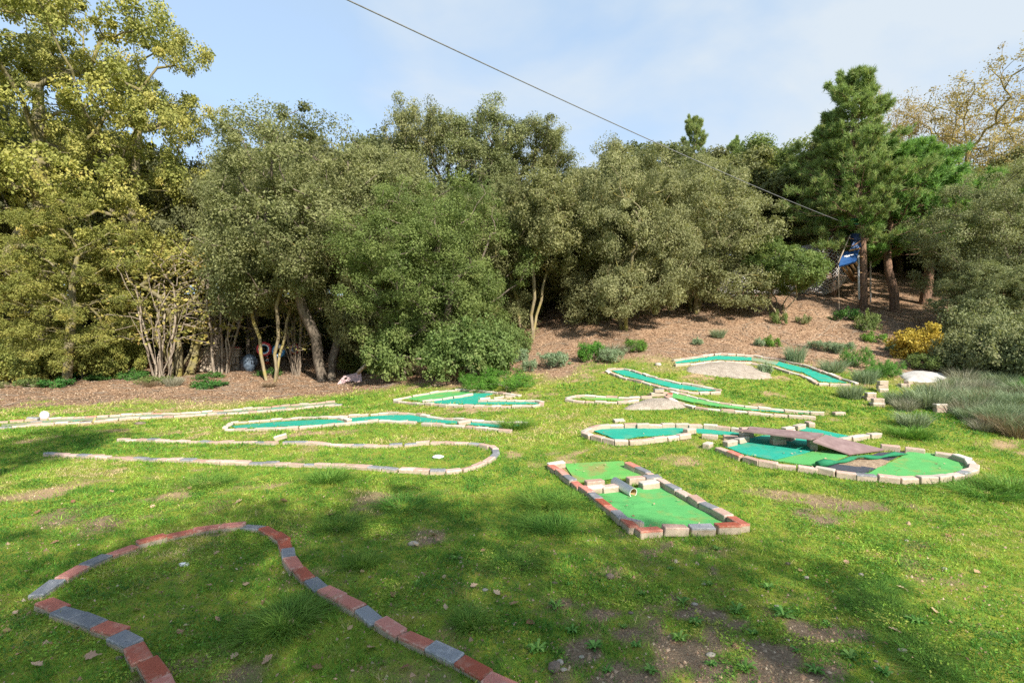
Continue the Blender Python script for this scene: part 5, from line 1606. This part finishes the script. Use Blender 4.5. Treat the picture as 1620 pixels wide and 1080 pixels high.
def net():
    cs = [(P3(1146, 452, 20.6), .46), (P3(1180, 448, 20.9), .62), (P3(1220, 438, 21.1), .8), (P3(1262, 430, 21.3), .95), (P3(1300, 423, 21.5), 1.12), (P3(1316, 418, 21.6), 1.15)]
    base = at(1230, 21.1)
    nu, nv = 46, 42
    V_ = []
    for i in range(nu):
        f = i / (nu - 1) * (len(cs) - 1); k = min(len(cs) - 2, int(f)); q = f - k
        c = cs[k][0] * (1 - q) + cs[k + 1][0] * q; r = cs[k][1] * (1 - q) + cs[k + 1][1] * q
        for j in range(nv):
            a = 2 * math.pi * (j + .5 * (i % 2)) / nv
            rr = r * (1 + .05 * math.sin(3 * a + i * .35))
            V_.append(c + Vector((-.12 * math.sin(a) * 0, math.cos(a) * rr * .9, math.sin(a) * rr)) - base)
    P0, P1 = [], []
    for i in range(nu - 1):
        for j in range(nv):
            a = i * nv + j
            for dj in ((0, -1) if i % 2 == 0 else (0, 1)):
                P0.append(V_[a]); P1.append(V_[(i + 1) * nv + (j + dj) % nv])
    me = tubes_np('net_mesh', P0, P1, [.014] * len(P0), [.014] * len(P0), M['net'], 3)
    t = thing('net_tunnel', 'grey rope net tunnel stretched up the slope to a pine', 'net', base)
    o = link('net_mesh', me, t)
    for i in (0, 8, nu - 1):
        ring = [V_[i * nv + j] for j in range(nv)] + [V_[i * nv]]
        link('hoop', tube_mesh('hoop', ring, .02, M['steel'], 6, False), t)
    for a in (math.pi / 2, .5, math.pi - .5):
        j = int(a / (2 * math.pi) * nv)
        link('edge_rope', tube_mesh('edge_rope', [V_[i * nv + j] for i in range(0, nu, 3)], .014, M['rope'], 5), t)
net()
def cable():
    A = P3(1340, 354, 19.2); B = P3(550, 0, 6.0)
    d = B - A; pts = []
    for k in range(41):
        q = k / 40 * 1.75
        p = A + d * q
        if q <= 1: p.z -= .42 * q * (1 - q)
        pts.append(p)
    o = link('zip_line_cable', tube_mesh('zip_line_cable', [p - A for p in pts], .0085, M['cable'], 6)); o.location = A
    tag(o, 'thin grey zip line cable running from the tall pine across the sky', 'cable')
cable()

# ------------------------------------------------------------------ small things on the lawn
def rosette(seed):
    r = random.Random(seed); vs_, fs, cs_ = [], [], []
    for k in range(26):
        a = k * 2.4 + r.uniform(-.5, .5); l = r.uniform(.02, .06); w_ = l * r.uniform(.12, .2); el = r.uniform(.2, 1.2)
        d = Vector((math.cos(a), math.sin(a), 0)); s_ = Vector((-d.y, d.x, 0)); h = r.random(); v_ = r.random()
        prof = [(0, .25, 0), (.35, .8, el * .4), (.7, 1, el * .6), (1, .05, el * .45)]
        n0 = len(vs_)
        for q, ww, zz in prof:
            p = d * l * q + Vector((0, 0, l * zz + .004)); vs_ += [p - s_ * w_ * ww, p + s_ * w_ * ww]; cs_ += [(h, v_, v_, 1)] * 2
        for q in range(3): fs.append((n0 + 2 * q, n0 + 2 * q + 1, n0 + 2 * q + 3, n0 + 2 * q + 2))
    return npmesh('weed_rosette', np.array([tuple(v) for v in vs_]), np.array(fs), 4, np.array(cs_), True, M['weed'])
RO = [rosette(k) for k in range(4)]
rl = random.Random(12)
weeds = [(905, 1000), (940, 1025), (985, 992), (1005, 1022), (1075, 1012), (1100, 985), (1125, 1052), (960, 1062), (1015, 940), (1060, 900), (1120, 925), (1165, 968), (1190, 1002), (1215, 930), (1240, 975), (1260, 1030), (1310, 990), (1345, 1040), (880, 960), (900, 925), (1135, 870), (1290, 1062), (1400, 1065), (1180, 1060), (850, 1030), (1030, 1062), (1080, 955), (600, 960), (660, 925), (520, 1040), (760, 935), (720, 885), (380, 990), (330, 1060), (1450, 985), (1530, 1000)]
for k, (px, py) in enumerate(weeds[:27:1] + weeds[28::3]):
    o = link('weed_rosette', RO[k % 4]); o.location = gp(px, py); s_ = rl.uniform(.6, 1.3)
    o.scale = (s_,) * 3; o.rotation_euler = (0, 0, rl.uniform(0, 6))
    tag(o, 'low green weed rosette rooted in the foreground lawn', 'weed', 'weed rosettes in the foreground')
def fleaf(seed):
    r = random.Random(seed); pts = []
    n = 12
    for side in (1, -1):
        rng_ = range(n + 1) if side == 1 else range(n - 1, 0, -1)
        for k in rng_:
            q = k / n; w_ = math.sin(math.pi * min(1, q ** .8)) * .34 * (1 + .28 * math.sin(q * 22 + r.uniform(0, 1)))
            pts.append((q - .5, side * w_ if 0 < k < n else 0))
    vs_ = [(x, y, .25 * y * y * 3 + .18 * x * x + r.uniform(-.02, .02)) for x, y in pts]
    bm = bmesh.new(); bv = [bm.verts.new(v) for v in vs_]; c = bm.verts.new((0, 0, 0))
    for k in range(len(bv)): bm.faces.new((bv[k], bv[(k + 1) % len(bv)], c))
    me = bm_mesh('fallen_leaf', bm, M['dryleaf'], True)
    a = me.color_attributes.new('Col', 'FLOAT_COLOR', 'POINT'); h = r.random()
    for d in a.data: d.color = (h, r.random(), 0, 1)
    return me
FL = [fleaf(k) for k in range(8)]
fl_pts = [(290, 1000), (296, 990), (350, 985), (465, 870 + 120), (508, 978), (494, 1012), (150, 1040), (60, 1052), (12, 1000), (20, 870), (340, 880), (335, 925), (230, 930), (620, 940), (700, 915), (745, 925), (815, 960), (790, 940), (575, 905), (655, 862), (60, 815), (110, 800), (180, 775), (240, 800), (90, 860), (40, 905), (300, 775), (380, 800), (450, 790), (520, 815), (600, 850), (690, 850), (760, 870), (700, 960), (560, 1000), (590, 1030), (640, 1060), (500, 1060), (420, 1050), (365, 1040), (120, 1000), (30, 975), (210, 965), (390, 930), (420, 960), (835, 900), (1345, 895), (1480, 970), (1265, 905), (1420, 1000), (1550, 905), (1350, 820), (1500, 850), (840, 990), (780, 1000), (1430, 930)]
for k, (px, py) in enumerate(fl_pts):
    p = gp(px + rl.uniform(-6, 6), py + rl.uniform(-5, 5))
    o = link('fallen_leaf', FL[k % 8]); o.location = p + Vector((0, 0, .018)); s_ = rl.uniform(.04, .07) * (1 if p.y < 4.5 else 1.3)
    o.scale = (s_, s_, s_); o.rotation_euler = (rl.uniform(-.5, .5), rl.uniform(-.5, .5), rl.uniform(0, 6))
    tag(o, 'dry curled oak leaf lying on the foreground lawn', 'leaf', 'fallen oak leaves on the lawn')
stone('oval white stone inside the red and grey paver border', 291, 894, .042, .024, .016, M['whitestone'], 5)
stone('dark brown rock at the bottom edge right of the paver border', 877, 1060, .036, .03, .032, M['stone'], 6)
stone('small tan rock leaning on the dark brown rock', 886, 1050, .02, .02, .018, M['palestone'], 7)
stone('rounded tan rock below the green rectangle', 965, 914, .036, .026, .024, M['stone'], 8)
stone('pale stone lying on the lawn inside the hairpin border', 693, 724, .09, .06, .03, M['whitestone'], 9)
stone('grey stone on the grass left of the green rectangle', 655, 862, .05, .03, .025, M['palestone'], 10)
stone('brown clod lying on the grass beside the long narrow lane', 222, 671, .12, .08, .04, M['stone'], 11)
stone('pale rock on the slope left of the crescent lane', 1041, 578, .09, .07, .05, M['palestone'], 12)
for k in range(30):
    px = rl.uniform(840, 1500); py = rl.uniform(850, 1078)
    if rl.random() < .35: px = rl.uniform(30, 840)
    r0 = rl.uniform(.007, .018)
    stone('little pebble on the foreground lawn', px, py, r0 * rl.uniform(1, 1.7), r0, r0 * .7, M['palestone'] if k % 3 else M['stone'], k + 20, 'pebble', 'pebbles in the foreground')
TL = {(573, 893): 'round tuft of longer grass right of the top bend of the paver border', (880, 838): 'dark grass tuft left of the near corner of the green rectangle',
      (862, 795): 'wide dark grass patch left of the far half of the green rectangle', (808, 893): 'faint grass tuft in the middle of the shaded lawn',
      (742, 985): 'grass tuft touching the right arm of the paver border', (455, 985): 'tall grass tuft inside the paver border against its right arm',
      (425, 1000): 'low grass tuft left of the tall tuft inside the paver border', (485, 960): 'grass tuft at the bend of the right arm inside the paver border',
      (640, 800): 'long grass patch in the shade right of the hairpin border', (520, 760): 'long grass patch just in front of the hairpin border',
      (540, 830): 'grass patch right of the topmost pavers of the foreground border', (330, 765): 'sunlit long grass patch in front of the left arm of the hairpin',
      (905, 792): 'dark grass patch touching the long left side of the green rectangle', (850, 830): 'thin grass tuft left of the dark tuft by the rectangle',
      (1560, 780): 'long grass patch below the oval end of the bridge lane', (1600, 775): 'long grass at the right edge level with the oval end',
      (1440, 690): 'blue green grass tuft between the bridge lane and the dry brush', (815, 676): 'grass growing over the open right end of the teal dogleg lane'}
for k, (px, py, sc_, key) in enumerate([(573, 893, 1.0, 'tuft'), (880, 838, 1.5, 'tuft'), (862, 795, 1.7, 'tuft2'), (808, 893, 1.0, 'tuft2'), (742, 985, .9, 'tuft'), (455, 985, 1.3, 'tuft'), (425, 1000, 1.1, 'tuft2'), (485, 960, .9, 'tuft2'), (1385, 935, .8, 'tuft2'), (1425, 990, .8, 'tuft2'), (1400, 960, .8, 'tuft2'), (1410, 925, .7, 'tuft2'), (1450, 1030, .8, 'tuft2'), (640, 800, 1.6, 'tuft2'), (520, 760, 1.8, 'tuft'), (540, 830, 1.2, 'tuft2'), (330, 765, 1.6, 'tuft2'), (1480, 1060, .8, 'tuft2'), (1365, 960, .7, 'tuft2'), (905, 792, 1.5, 'tuft2'), (850, 830, 1.3, 'tuft2'), (1560, 780, 2.0, 'tuft2'), (1600, 775, 2.0, 'tuft'), (1440, 690, 2.2, 'tuft'), (815, 676, 2.0, 'tuft')]):
    o = link('grass_tuft', PROTO[key][1]); o.location = gp(px, py); o.scale = (sc_, sc_, sc_ * .8); o.rotation_euler = (0, 0, k)
    if 1340 < px < 1500 and py > 900: o.scale.z *= .75
    tag(o, TL.get((px, py), 'lush bright grass in the sunlit patch at the lower right'), 'grass tuft', 'longer grass tufts on the lawn')
